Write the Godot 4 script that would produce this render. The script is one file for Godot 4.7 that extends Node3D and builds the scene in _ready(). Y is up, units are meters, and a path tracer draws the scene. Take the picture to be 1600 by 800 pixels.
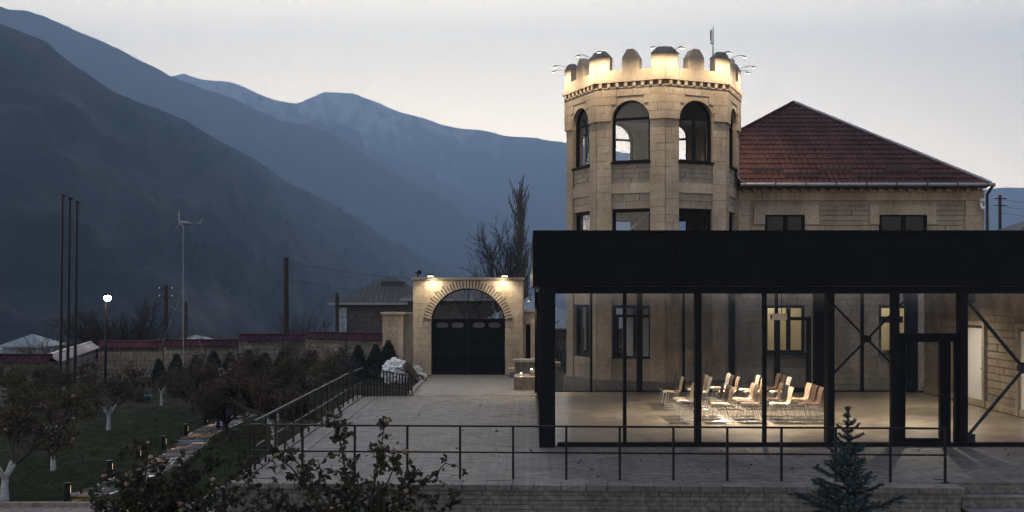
extends Node3D
# A stone gatehouse yard at dusk: crenellated octagonal tower, glazed black pavilion, arched gateway, orchard and mountains.
# Units are metres, y up; the camera stands at the origin 3 m above the terrace and looks along -z.

class Geo:
	var v := PackedVector3Array()
	var n := PackedVector3Array()
	var c := PackedColorArray()
	var ix := PackedInt32Array()
	var col := Color(1, 1, 1)
	func tri(a: Vector3, b: Vector3, d: Vector3) -> void:  # counter-clockwise seen from outside
		var nn := (b - a).cross(d - a).normalized()
		var k := v.size()
		v.append(a); v.append(b); v.append(d)
		for i in 3:
			n.append(nn); c.append(col)
		ix.append(k); ix.append(k + 2); ix.append(k + 1)
	func quad(a: Vector3, b: Vector3, d: Vector3, e: Vector3) -> void:
		tri(a, b, d); tri(a, d, e)
	func box(at: Vector3, s: Vector3, bs := Basis.IDENTITY) -> void:
		var h := s * 0.5
		var p := []
		for i in 8:
			p.append(at + bs * Vector3(h.x if i & 1 else -h.x, h.y if i & 2 else -h.y, h.z if i & 4 else -h.z))
		quad(p[4], p[5], p[7], p[6]); quad(p[1], p[0], p[2], p[3]); quad(p[5], p[1], p[3], p[7])
		quad(p[0], p[4], p[6], p[2]); quad(p[6], p[7], p[3], p[2]); quad(p[0], p[1], p[5], p[4])
	func bar(a: Vector3, b: Vector3, w: float, d: float) -> void:  # a square bar from a to b
		var z := (b - a).normalized()
		var x := (Vector3.UP if absf(z.y) < 0.9 else Vector3.RIGHT).cross(z).normalized()
		box((a + b) * 0.5, Vector3(w, d, a.distance_to(b)), Basis(x, z.cross(x), z))
	func tube(p: Array, r: Array, sides := 6, caps := true) -> void:
		var first := v.size()
		var x := Vector3.ZERO
		var cnt := p.size()
		for i in cnt:
			var t: Vector3 = (p[mini(i + 1, cnt - 1)] - p[maxi(i - 1, 0)]).normalized()
			if x == Vector3.ZERO:
				x = (Vector3.UP if absf(t.y) < 0.9 else Vector3.RIGHT).cross(t).normalized()
			else:
				x = (x - t * x.dot(t)).normalized()
			var y := t.cross(x)
			for k in sides:
				var a := TAU * k / sides
				var o := x * cos(a) + y * sin(a)
				v.append(p[i] + o * r[i]); n.append(o); c.append(col)
		for i in cnt - 1:
			for k in sides:
				var a := first + i * sides + k
				var b := first + i * sides + (k + 1) % sides
				ix.append(a); ix.append(b + sides); ix.append(b)
				ix.append(a); ix.append(a + sides); ix.append(b + sides)
		if caps:
			for e in 2:
				var s := first + (cnt - 1) * sides * e
				var t: Vector3 = (p[cnt - 1] - p[cnt - 2]).normalized() if e else (p[0] - p[1]).normalized()
				var k0 := v.size()
				for k in sides:
					v.append(v[s + k]); n.append(t); c.append(col)
				for k in range(1, sides - 1):
					ix.append(k0)
					if e:
						ix.append(k0 + k + 1); ix.append(k0 + k)
					else:
						ix.append(k0 + k); ix.append(k0 + k + 1)
	func lathe(prof: Array, at: Vector3, sides := 16, lump := 0.0, rs := 1) -> void:  # prof: Vector2(radius, y) from bottom to top
		var g := RandomNumberGenerator.new()
		g.seed = rs
		var first := v.size()
		for i in prof.size():
			var q: Vector2 = prof[i]
			var tan: Vector2 = (prof[mini(i + 1, prof.size() - 1)] - prof[maxi(i - 1, 0)]).normalized()
			var off := []
			for k in sides:
				off.append(1.0 + g.randf_range(-lump, lump))
			for k in sides + 1:
				var a := TAU * k / sides
				var o := Vector3(cos(a), 0, -sin(a))
				v.append(at + o * q.x * off[k % sides] + Vector3(0, q.y, 0))
				n.append((o * tan.y + Vector3(0, -tan.x, 0)).normalized()); c.append(col)
		for i in prof.size() - 1:
			for k in sides:
				var a := first + i * (sides + 1) + k
				var b := a + sides + 1
				ix.append(a); ix.append(b + 1); ix.append(a + 1)
				ix.append(a); ix.append(b); ix.append(b + 1)
	func prism(poly: PackedVector2Array, z0: float, z1: float, xf := Transform3D()) -> void:  # poly counter-clockwise in x,y
		var t := Geometry2D.triangulate_polygon(poly)
		for i in range(0, t.size(), 3):
			var a := poly[t[i]]
			var b := poly[t[i + 1]]
			var d := poly[t[i + 2]]
			if (b - a).cross(d - a) < 0:
				var q := b
				b = d
				d = q
			tri(xf * Vector3(a.x, a.y, z1), xf * Vector3(b.x, b.y, z1), xf * Vector3(d.x, d.y, z1))
			tri(xf * Vector3(a.x, a.y, z0), xf * Vector3(d.x, d.y, z0), xf * Vector3(b.x, b.y, z0))
		for i in poly.size():
			var a := poly[i]
			var b := poly[(i + 1) % poly.size()]
			quad(xf * Vector3(a.x, a.y, z0), xf * Vector3(b.x, b.y, z0), xf * Vector3(b.x, b.y, z1), xf * Vector3(a.x, a.y, z1))
	func add(m: Array, xf: Transform3D) -> void:  # the arrays of a finished mesh
		var k := v.size()
		var nb := xf.basis.inverse().transposed()
		for q in m[Mesh.ARRAY_VERTEX]:
			v.append(xf * q); c.append(col)
		for q in m[Mesh.ARRAY_NORMAL]:
			n.append((nb * q).normalized())
		for q in m[Mesh.ARRAY_INDEX]:
			ix.append(k + q)
	func mesh() -> ArrayMesh:
		var a := []
		a.resize(Mesh.ARRAY_MAX)
		a[Mesh.ARRAY_VERTEX] = v
		a[Mesh.ARRAY_NORMAL] = n
		a[Mesh.ARRAY_COLOR] = c
		a[Mesh.ARRAY_INDEX] = ix
		var m := ArrayMesh.new()
		m.add_surface_from_arrays(Mesh.PRIMITIVE_TRIANGLES, a)
		return m

var rng := RandomNumberGenerator.new()
var used := {}
var tally := {}
var heap := {}
var M := {}
var blocks := []
var stones := []
var noise := FastNoiseLite.new()

func R(a: float, b: float) -> float:
	return rng.randf_range(a, b)

func numbered(parent: Node, called: String) -> String:
	var k := str(parent.get_instance_id()) + called
	used[k] = used.get(k, -1) + 1
	return called if used[k] == 0 else "%s_%03d" % [called, used[k]]

func tag(o: Node, label: String, category := "", group := "", kind := "") -> Node:
	o.set_meta("label", label)
	if category: o.set_meta("category", category)
	if group: o.set_meta("group", group)
	if kind: o.set_meta("kind", kind)
	return o

func thing(called: String, label: String, category: String, at := Vector3.ZERO, turn := 0.0, group := "") -> Node3D:
	var o := Node3D.new()
	o.name = numbered(self, called)
	add_child(o, true)
	o.position = at
	o.rotation.y = turn
	tag(o, label, category, group)
	return o

func obj(called: String, m, material: Material, parent: Node = self, xf := Transform3D()) -> MeshInstance3D:
	var o := MeshInstance3D.new()
	o.name = numbered(parent, called)
	o.mesh = m.mesh() if m is Geo else m
	o.material_override = material
	o.transform = xf
	parent.add_child(o, true)
	return o

func struct(called: String, m, material: Material, label: String) -> MeshInstance3D:
	var o := obj(called, m, material)
	tag(o, label, "", "", "structure")
	return o

func bx(called: String, at: Vector3, s: Vector3, material: Material, parent: Node = self, bs := Basis.IDENTITY) -> MeshInstance3D:
	var g := Geo.new()
	g.box(at, s, bs)
	return obj(called, g, material, parent)

func chamfered(s: Vector3, b: float) -> ArrayMesh:
	var g := Geo.new()
	var h := s * 0.5
	var p := func(sx, sy, sz, ax): # corner point moved in along two axes, kept full on axis ax
		return Vector3(sx * (h.x - (0.0 if ax == 0 else b)), sy * (h.y - (0.0 if ax == 1 else b)), sz * (h.z - (0.0 if ax == 2 else b)))
	for s1 in [-1, 1]:
		g_face(g, [p.call(s1, -1, -1, 0), p.call(s1, 1, -1, 0), p.call(s1, 1, 1, 0), p.call(s1, -1, 1, 0)], Vector3(s1, 0, 0))
		g_face(g, [p.call(-1, s1, -1, 1), p.call(1, s1, -1, 1), p.call(1, s1, 1, 1), p.call(-1, s1, 1, 1)], Vector3(0, s1, 0))
		g_face(g, [p.call(-1, -1, s1, 2), p.call(1, -1, s1, 2), p.call(1, 1, s1, 2), p.call(-1, 1, s1, 2)], Vector3(0, 0, s1))
		for s2 in [-1, 1]:
			g_face(g, [p.call(s1, s2, -1, 0), p.call(s1, s2, 1, 0), p.call(s1, s2, 1, 1), p.call(s1, s2, -1, 1)], Vector3(s1, s2, 0))
			g_face(g, [p.call(s1, -1, s2, 0), p.call(s1, 1, s2, 0), p.call(s1, 1, s2, 2), p.call(s1, -1, s2, 2)], Vector3(s1, 0, s2))
			g_face(g, [p.call(-1, s1, s2, 1), p.call(1, s1, s2, 1), p.call(1, s1, s2, 2), p.call(-1, s1, s2, 2)], Vector3(0, s1, s2))
			for s3 in [-1, 1]:
				g_face(g, [p.call(s1, s2, s3, 0), p.call(s1, s2, s3, 1), p.call(s1, s2, s3, 2)], Vector3(s1, s2, s3))
	return g.mesh()

func g_face(g: Geo, p: Array, out: Vector3) -> void:
	if (p[1] - p[0]).cross(p[2] - p[0]).dot(out) < 0:
		p.reverse()
	g.tri(p[0], p[1], p[2])
	if p.size() == 4:
		g.tri(p[0], p[2], p[3])

# One piece of masonry or paving: a part of its own up to the limit, after that joined into one part.
func piece(parent: Node, called: String, m: ArrayMesh, material: Material, xf: Transform3D, most := 300) -> void:
	var k := str(parent.get_instance_id()) + called
	tally[k] = tally.get(k, 0) + 1
	if tally[k] <= most:
		obj(called, m, material, parent, xf)
		return
	if not heap.has(k):
		heap[k] = [parent, called, material, Geo.new()]
	heap[k][3].add(m.surface_get_arrays(0), xf)

func pour() -> void:
	for k in heap:
		var h = heap[k]
		var o := obj("further_" + h[1] + "s", h[3], h[2], h[0])
		o.set_meta("kind", "stuff")
	heap.clear()

# Courses of blocks on a vertical face: o is the lower left corner, u the direction to the right, holes are Rect2 in (u, y).
func courses(parent: Node, o: Vector3, u: Vector3, w: float, h: float, ch: float, bl: float, th: float, mats: Array, holes := [], called := "block", joint := 0.01, most := 300, vary := 0.25) -> void:
	var nrm := u.cross(Vector3.UP)
	var bs := Basis(u, Vector3.UP, nrm)
	var rows := maxi(1, roundi(h / ch))
	var rh := h / rows
	for r in rows:
		var y0 := r * rh
		var spans := [[0.0, w]]
		for q in holes:
			if q.position.y < y0 + rh * 0.6 and q.end.y > y0 + rh * 0.4:
				var cut := []
				for s in spans:
					if q.end.x <= s[0] or q.position.x >= s[1]:
						cut.append(s)
						continue
					if q.position.x > s[0] + 0.03: cut.append([s[0], q.position.x])
					if q.end.x < s[1] - 0.03: cut.append([q.end.x, s[1]])
				spans = cut
		for s in spans:
			var x: float = s[0]
			var first := true
			while x < s[1] - 0.001:
				var l := bl * R(1.0 - vary, 1.0 + vary)
				if first and r % 2: l *= 0.55
				first = false
				if s[1] - x - l < bl * 0.35: l = s[1] - x
				var lift := R(-0.004, 0.004)
				var mid := o + u * (x + l * 0.5) + Vector3.UP * (y0 + rh * 0.5) + nrm * (th * 0.5 + lift)
				var mt: Material = mats[rng.randi() % mats.size()]
				piece(parent, called, blocks[rng.randi() % blocks.size()], mt, Transform3D(bs.scaled_local(Vector3(l - joint, rh - joint, th)), mid), most)
				x += l

func noise_tex(freq: float, lo: Color, hi: Color, octaves := 4, sd := 1, size := 512, kind := FastNoiseLite.TYPE_SIMPLEX_SMOOTH) -> NoiseTexture2D:
	var f := FastNoiseLite.new()
	f.seed = sd
	f.noise_type = kind
	f.frequency = freq
	f.fractal_octaves = octaves
	var t := NoiseTexture2D.new()
	t.width = size
	t.height = size
	t.seamless = true
	t.noise = f
	var g := Gradient.new()
	g.set_color(0, lo)
	g.set_color(1, hi)
	t.color_ramp = g
	return t

# A material of real-world base colour (linear), with grain in world space.
func mat(called: String, base: Color, rough := 0.8, metal := 0.0, tex: Texture2D = null, scale := 1.0, bump: Texture2D = null, bump_cm := 1.0, tinted := false) -> StandardMaterial3D:
	var m := StandardMaterial3D.new()
	m.resource_name = called
	m.albedo_color = base.linear_to_srgb()
	m.roughness = rough
	m.metallic = metal
	m.vertex_color_use_as_albedo = tinted
	if tex or bump:
		m.uv1_triplanar = true
		m.uv1_world_triplanar = true
		m.uv1_scale = Vector3.ONE * scale
		m.albedo_texture = tex
	if bump:
		m.heightmap_enabled = true
		m.heightmap_texture = bump
		m.heightmap_scale = bump_cm
	M[called] = m
	return m

func glow(called: String, col: Color, e: float) -> StandardMaterial3D:
	var m := mat(called, Color(0.8, 0.8, 0.8), 0.5)
	m.emission_enabled = true
	m.emission = col
	m.emission_energy_multiplier = e
	return m

func spot(parent: Node, at: Vector3, towards: Vector3, col: Color, e: float, angle: float, size := 0.05, soft := 0.6) -> void:
	var l := SpotLight3D.new()
	l.name = numbered(parent, "lamp_light")
	parent.add_child(l, true)
	l.position = at
	l.basis = Basis.looking_at(towards.normalized(), Vector3.UP if absf(towards.normalized().y) < 0.95 else Vector3.BACK)
	l.light_color = col
	l.light_energy = e
	l.spot_angle = angle
	l.spot_angle_attenuation = soft
	l.spot_range = 60.0
	l.spot_attenuation = 2.0
	l.light_size = size
	l.shadow_enabled = true

func omni(parent: Node, at: Vector3, col: Color, e: float, size := 0.04) -> void:
	var l := OmniLight3D.new()
	l.name = numbered(parent, "lamp_light")
	parent.add_child(l, true)
	l.position = at
	l.light_color = col
	l.light_energy = e
	l.omni_range = 60.0
	l.omni_attenuation = 2.0
	l.light_size = size
	l.shadow_enabled = true

const GLOW_AZ := -0.27

func sky_light(az: float, el: float) -> Color:  # the dusk sky: bright over the ridge where the sun went down, dim blue overhead
	var base := Color(0.11, 0.12, 0.15).lerp(Color(1.10, 1.22, 1.56), smoothstep(0.0, 0.9, el))
	var g := pow(0.5 + 0.5 * cos(az - GLOW_AZ), 1.9) * exp(-maxf(el, 0.0) / 0.22)
	return base + Color(36.0, 30.2, lerpf(24.2, 19.6, clampf(el / 0.28, 0.0, 1.0))) * g

func setup() -> void:
	var cam := Camera3D.new()
	cam.name = "camera"
	add_child(cam)
	cam.position = Vector3(0, 3, 0)
	cam.projection = Camera3D.PROJECTION_FRUSTUM
	cam.near = 0.1
	cam.far = 30000.0
	cam.size = 0.1 * 800.0 / 1700.0
	cam.frustum_offset = Vector2(-0.1 * 23.0 / 1700.0, 0.1 * 58.0 / 1700.0)
	cam.current = true
	var im := Image.create(512, 256, false, Image.FORMAT_RGBF)
	for y in 256:
		var el := (0.5 - (y + 0.5) / 256.0) * PI
		for x in 512:
			im.set_pixel(x, y, sky_light((x + 0.5) / 512.0 * TAU, el) if el > 0 else Color(0.1, 0.1, 0.11))
	var pano := PanoramaSkyMaterial.new()
	pano.panorama = ImageTexture.create_from_image(im)
	var sky := Sky.new()
	sky.sky_material = pano
	var e := Environment.new()
	e.background_mode = Environment.BG_SKY
	e.sky = sky
	e.background_energy_multiplier = 1.0
	e.tonemap_mode = Environment.TONE_MAPPER_LINEAR
	e.tonemap_exposure = 1.0
	e.sdfgi_enabled = true
	e.ssao_enabled = true
	e.ssil_enabled = true
	e.volumetric_fog_enabled = true
	e.volumetric_fog_albedo = Color(0.655, 0.795, 1.0)
	e.volumetric_fog_density = 0.0005
	e.volumetric_fog_anisotropy = 0.35
	var we := WorldEnvironment.new()
	we.name = "environment"
	we.environment = e
	add_child(we)
	var sun := DirectionalLight3D.new()
	sun.name = "dusk_sun"
	sun.rotation = Vector3(-0.6, PI + 0.16, 0)  # the last light comes over the ridge behind the gate
	sun.light_energy = 0.04
	sun.light_color = Color(1, 0.95, 0.9)
	sun.light_angular_distance = 30.0
	sun.shadow_enabled = true
	sun.sky_mode = DirectionalLight3D.SKY_MODE_LIGHT_ONLY
	add_child(sun)

# ---------------------------------------------------------------- land
func smooth(a: float, b: float, x: float) -> float:
	return smoothstep(a, b, x)

func ground_y(x: float, d: float) -> float:  # d is the distance in front of the camera
	var y := -1.0
	var lift := smooth(-9.5, -5.2, x) * smooth(32.0, 39.0, d)
	y = lerpf(y, -0.34, lift)
	if x > -4.0: y = lerpf(-1.0, -0.34, smooth(24, 31, d))
	if d > 50.0:
		y -= minf(d - 50.0, 260.0) * 0.052 * smooth(50, 90, d) + maxf(0.0, minf(d, 5000.0) - 310.0) * 0.008
	y += noise.get_noise_2d(x * 6.0, d * 6.0) * 0.06 * smooth(20.5, 23, d)
	return y

func steps(a: float, b: float, s: float) -> Array:
	var out := []
	var x := a
	while x < b - s * 0.5:
		out.append(x)
		x += s
	return out

func build_ground() -> void:
	var xs := [-3400.0, -2500.0, -1200.0, -600.0, -320.0, -180.0, -110.0, -75.0, -55.0, -42.0] + steps(-34, 18, 0.8) + [18.0, 24.0, 34.0, 50.0, 80.0, 130.0, 220.0, 400.0, 800.0, 1800.0, 3400.0]
	var ds := [-200.0, -60.0, -20.0, 0.0, 8.0, 14.0] + steps(18, 54, 0.6) + [54.0, 58.0, 64.0, 72.0, 84.0, 100.0, 125.0, 160.0, 210.0, 280.0, 380.0, 550.0, 800.0, 1300.0, 2200.0, 3800.0, 5900.0]
	var g := Geo.new()
	for d in ds:
		for x in xs:
			g.v.append(Vector3(x, ground_y(x, d), -d))
			var e := 0.4
			g.n.append(Vector3(ground_y(x - e, d) - ground_y(x + e, d), 2 * e, ground_y(x, d + e) - ground_y(x, d - e)).normalized())
			var dry := clampf(0.5 + 0.9 * noise.get_noise_2d(x * 1.7, d * 1.7) + 0.5 * smooth(50, 70, d), 0, 1)
			g.c.append(Color(0.032, 0.042, 0.020).lerp(Color(0.062, 0.052, 0.036), dry))
	var w := xs.size()
	for j in ds.size() - 1:
		for i in w - 1:
			var a := j * w + i
			for k in [a, a + w + 1, a + 1, a, a + w, a + w + 1]:
				g.ix.append(k)
	struct("ground", g, M.soil, "dark orchard lawn and valley floor running out to the mountains")

func mountain(called: String, label: String, ridge: Array, z_foot0: float, z_foot1: float, drop: float, shift: float, nu: int, nv: int, amp: float, snow: Callable, sd: int) -> void:
	var f := FastNoiseLite.new()
	f.seed = sd
	f.frequency = 1.0
	f.fractal_octaves = 5
	f.fractal_type = FastNoiseLite.FRACTAL_RIDGED
	var f2 := FastNoiseLite.new()
	f2.seed = sd + 7
	f2.frequency = 1.0
	f2.fractal_octaves = 4
	var g := Geo.new()
	var back := 6
	var rows := nv + back
	var len := [0.0]
	for i in range(1, ridge.size()):
		len.append(len[i - 1] + ridge[i].distance_to(ridge[i - 1]))
	for i in nu:
		var q: float = len[-1] * i / (nu - 1)
		var k := 0
		while k < ridge.size() - 2 and len[k + 1] < q: k += 1
		var top: Vector3 = ridge[k].lerp(ridge[k + 1], (q - len[k]) / (len[k + 1] - len[k]))
		top.y += f2.get_noise_2d(q * 0.02, 3.0) * amp * 0.03 + f2.get_noise_2d(q * 0.3, 8.0) * amp * 0.012
		var uu := float(i) / (nu - 1)
		var zf := lerpf(z_foot0, z_foot1, pow(uu, 1.4))
		var foot := Vector3(top.x * zf / -top.z + shift, drop, -zf)
		for j in rows:
			var p: Vector3
			var s := float(j) / (nv - 1)
			if j < nv:
				p = foot.lerp(top, s)
				p.y = lerpf(foot.y, top.y, 0.72 * s + 0.28 * s * s)
				var fade := smoothstep(1.0, 0.86, s) * smoothstep(0.0, 0.12, s)
				var gul := f.get_noise_2d(q * 0.0032 + s * 0.9, s * 1.3)
				p.y += (gul * 0.55 + f2.get_noise_2d(q * 0.012, s * 7.0) * 0.32) * amp * fade
			else:
				var b := float(j - nv + 1) / back
				p = top + Vector3(0, -b * b * top.y * 0.7 - b * 10.0, -b * top.y * 0.9)
			g.v.append(p)
			var dry := clampf(0.45 + 1.1 * f2.get_noise_2d(q * 0.006 + 9.0, s * 5.0 + q * 0.004), 0, 1)
			var cc := Color(0.008, 0.011, 0.014).lerp(Color(0.066, 0.062, 0.060), dry * dry)
			var w: float = snow.call(p, f2.get_noise_2d(q * 0.012, s * 9.0), f.get_noise_2d(q * 0.009, s * 1.5))
			g.c.append(cc.lerp(Color(0.92, 0.93, 0.95), clampf(w, 0, 1)))
	g.n.resize(g.v.size())
	for i in nu:
		for j in rows:
			var a := g.v[mini(i + 1, nu - 1) * rows + j] - g.v[maxi(i - 1, 0) * rows + j]
			var b := g.v[i * rows + mini(j + 1, rows - 1)] - g.v[i * rows + maxi(j - 1, 0)]
			g.n[i * rows + j] = a.cross(b).normalized()
	for i in nu - 1:
		for j in rows - 1:
			var a := i * rows + j
			for k in [a, a + 1, a + rows + 1, a, a + rows + 1, a + rows]:
				g.ix.append(k)
	struct(called, g, M.slope, label)

func build_mountains() -> void:
	var none := func(_p, _a, _b): return 0.0
	mountain("mountain", "dark grassy mountain flank falling from the left edge to the valley", [Vector3(-501.7, 216.5, -560), Vector3(-420.9, 192.5, -610), Vector3(-356.6, 174.3, -642.9), Vector3(-319.5, 166.1, -660), Vector3(-311.5, 166, -699.6), Vector3(-304.1, 156.1, -727.2), Vector3(-290.5, 144.4, -768), Vector3(-287.9, 146.7, -854.1), Vector3(-286.4, 148.1, -913.3), Vector3(-282.1, 143.2, -972.6), Vector3(-282.2, 141.8, -1134.1), Vector3(-274.8, 130.5, -1252.6), Vector3(-265.2, 125.2, -1413.3), Vector3(-247.5, 113.1, -1600), Vector3(-227.4, 92.7, -1733.3), Vector3(-193.4, 65.6, -1900), Vector3(-149, 41.8, -2059.1), Vector3(-83.4, 18.9, -2250), Vector3(10.3, -2.9, -2500)], 230, 2000, -14, 35, 520, 170, 32, none, 11)
	mountain("mountain", "second blue mountain ridge descending behind the dark near flank", [Vector3(-2281.6, 1480, -1840), Vector3(-1913.5, 800.4, -1887.9), Vector3(-1508, 604.8, -1937.8), Vector3(-1242.7, 574, -1968.9), Vector3(-1057, 545, -1990), Vector3(-968.2, 531.2, -2000), Vector3(-958.2, 528.4, -2016), Vector3(-945, 534.8, -2036.2), Vector3(-921.2, 531.8, -2071.4), Vector3(-874.3, 514.3, -2135.4), Vector3(-822.9, 496, -2199.4), Vector3(-773.7, 471.5, -2256), Vector3(-740.2, 456, -2292.2), Vector3(-690.4, 443.4, -2361.6), Vector3(-658, 437.9, -2416), Vector3(-617.1, 421.7, -2480), Vector3(-572, 405.8, -2545.6), Vector3(-505.4, 402.9, -2635.2), Vector3(-448.8, 381.8, -2705.6), Vector3(-385.8, 338.1, -2779.2), Vector3(-338.7, 311.9, -2822.8), Vector3(-265.9, 279.1, -2879.2), Vector3(-191.6, 236, -2934.4), Vector3(-110.9, 184.3, -2992), Vector3(-41.1, 138.9, -3040), Vector3(67.8, 87.2, -3112), Vector3(220.8, 37, -3208), Vector3(418.7, -4.7, -3280)], 1250, 2600, -31, 130, 340, 130, 85, none, 21)
	mountain("mountain", "pale spur between the second ridge and the far blue peak", [Vector3(-874, 531.7, -3354), Vector3(-692.5, 493.6, -3432.2), Vector3(-529.1, 464.1, -3499.4), Vector3(-456.6, 455.4, -3528.3), Vector3(-383, 427.8, -3557.3), Vector3(-330.4, 405, -3577.6), Vector3(-236, 345.2, -3613.5), Vector3(-103.5, 289.6, -3662.8), Vector3(15.2, 238.5, -3705.8), Vector3(170.4, 164.5, -3760.5), Vector3(399.6, 77.5, -3838.7), Vector3(760.9, -1.6, -3956)], 2850, 3350, -36, 100, 160, 70, 70, none, 31)
	mountain("mountain", "snow dusted crest showing over the second ridge", [Vector3(-1424.2, 627, -3444.2), Vector3(-1258.8, 655.7, -3435), Vector3(-1145.6, 676.6, -3428.6), Vector3(-1106.6, 688.3, -3426.4), Vector3(-1083.9, 696.1, -3425.1), Vector3(-1053.2, 683.7, -3423.4), Vector3(-1012.2, 673.1, -3421.1), Vector3(-940.8, 668.3, -3417.1), Vector3(-889.7, 651.7, -3414.2), Vector3(-848.9, 631.2, -3411.9), Vector3(-783.9, 606.4, -3408.2), Vector3(-721, 595.9, -3404.6), Vector3(-646.1, 559, -3400.4), Vector3(-525, 508.1, -3393.5)], 3180, 3220, 160, 20, 320, 90, 60, func(p, a, b): return (p.y - 500.0) / 90.0 + a * 1.2 - absf(b) * 0.8, 41)
	mountain("mountain", "far blue peak and long ridge running behind the tower and house", [Vector3(-1129.6, 648.1, -4335), Vector3(-1000.3, 705.4, -4326.8), Vector3(-915.1, 755.4, -4321.4), Vector3(-871.3, 772.8, -4318.7), Vector3(-802, 802.4, -4314.3), Vector3(-781.4, 799.6, -4312.9), Vector3(-686.5, 793.4, -4306.9), Vector3(-589.5, 756.9, -4300.7), Vector3(-507.9, 720.6, -4295.5), Vector3(-398.6, 691.7, -4288.4), Vector3(-335.2, 665.8, -4284.3), Vector3(-271.9, 652.6, -4280.3), Vector3(-158.4, 641.4, -4272.9), Vector3(-95.5, 620.7, -4268.8), Vector3(17.5, 612.1, -4261.5), Vector3(167.5, 588.2, -4251.6), Vector3(341.4, 556.1, -4235.5), Vector3(562.6, 518.5, -4213.5), Vector3(805.8, 520.5, -4189.3), Vector3(1046.2, 483.2, -4165), Vector3(1283.6, 448.7, -4140.7), Vector3(1518.3, 409.8, -4116.5), Vector3(1729.2, 393.1, -4094.4), Vector3(1789.1, 399.8, -4088), Vector3(1864.8, 399, -4080), Vector3(2092.3, 427.7, -4055.7), Vector3(2538.6, 493.3, -4007.2), Vector3(3397.1, 527.4, -3910)], 3350, 3350, -40, 0, 420, 110, 85, func(p, a, b): return (p.y - 520.0) / 240.0 + a * 2.0 - 0.25 - maxf(0.0, absf(p.x + 500.0) - 260.0) / 340.0, 51)

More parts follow.
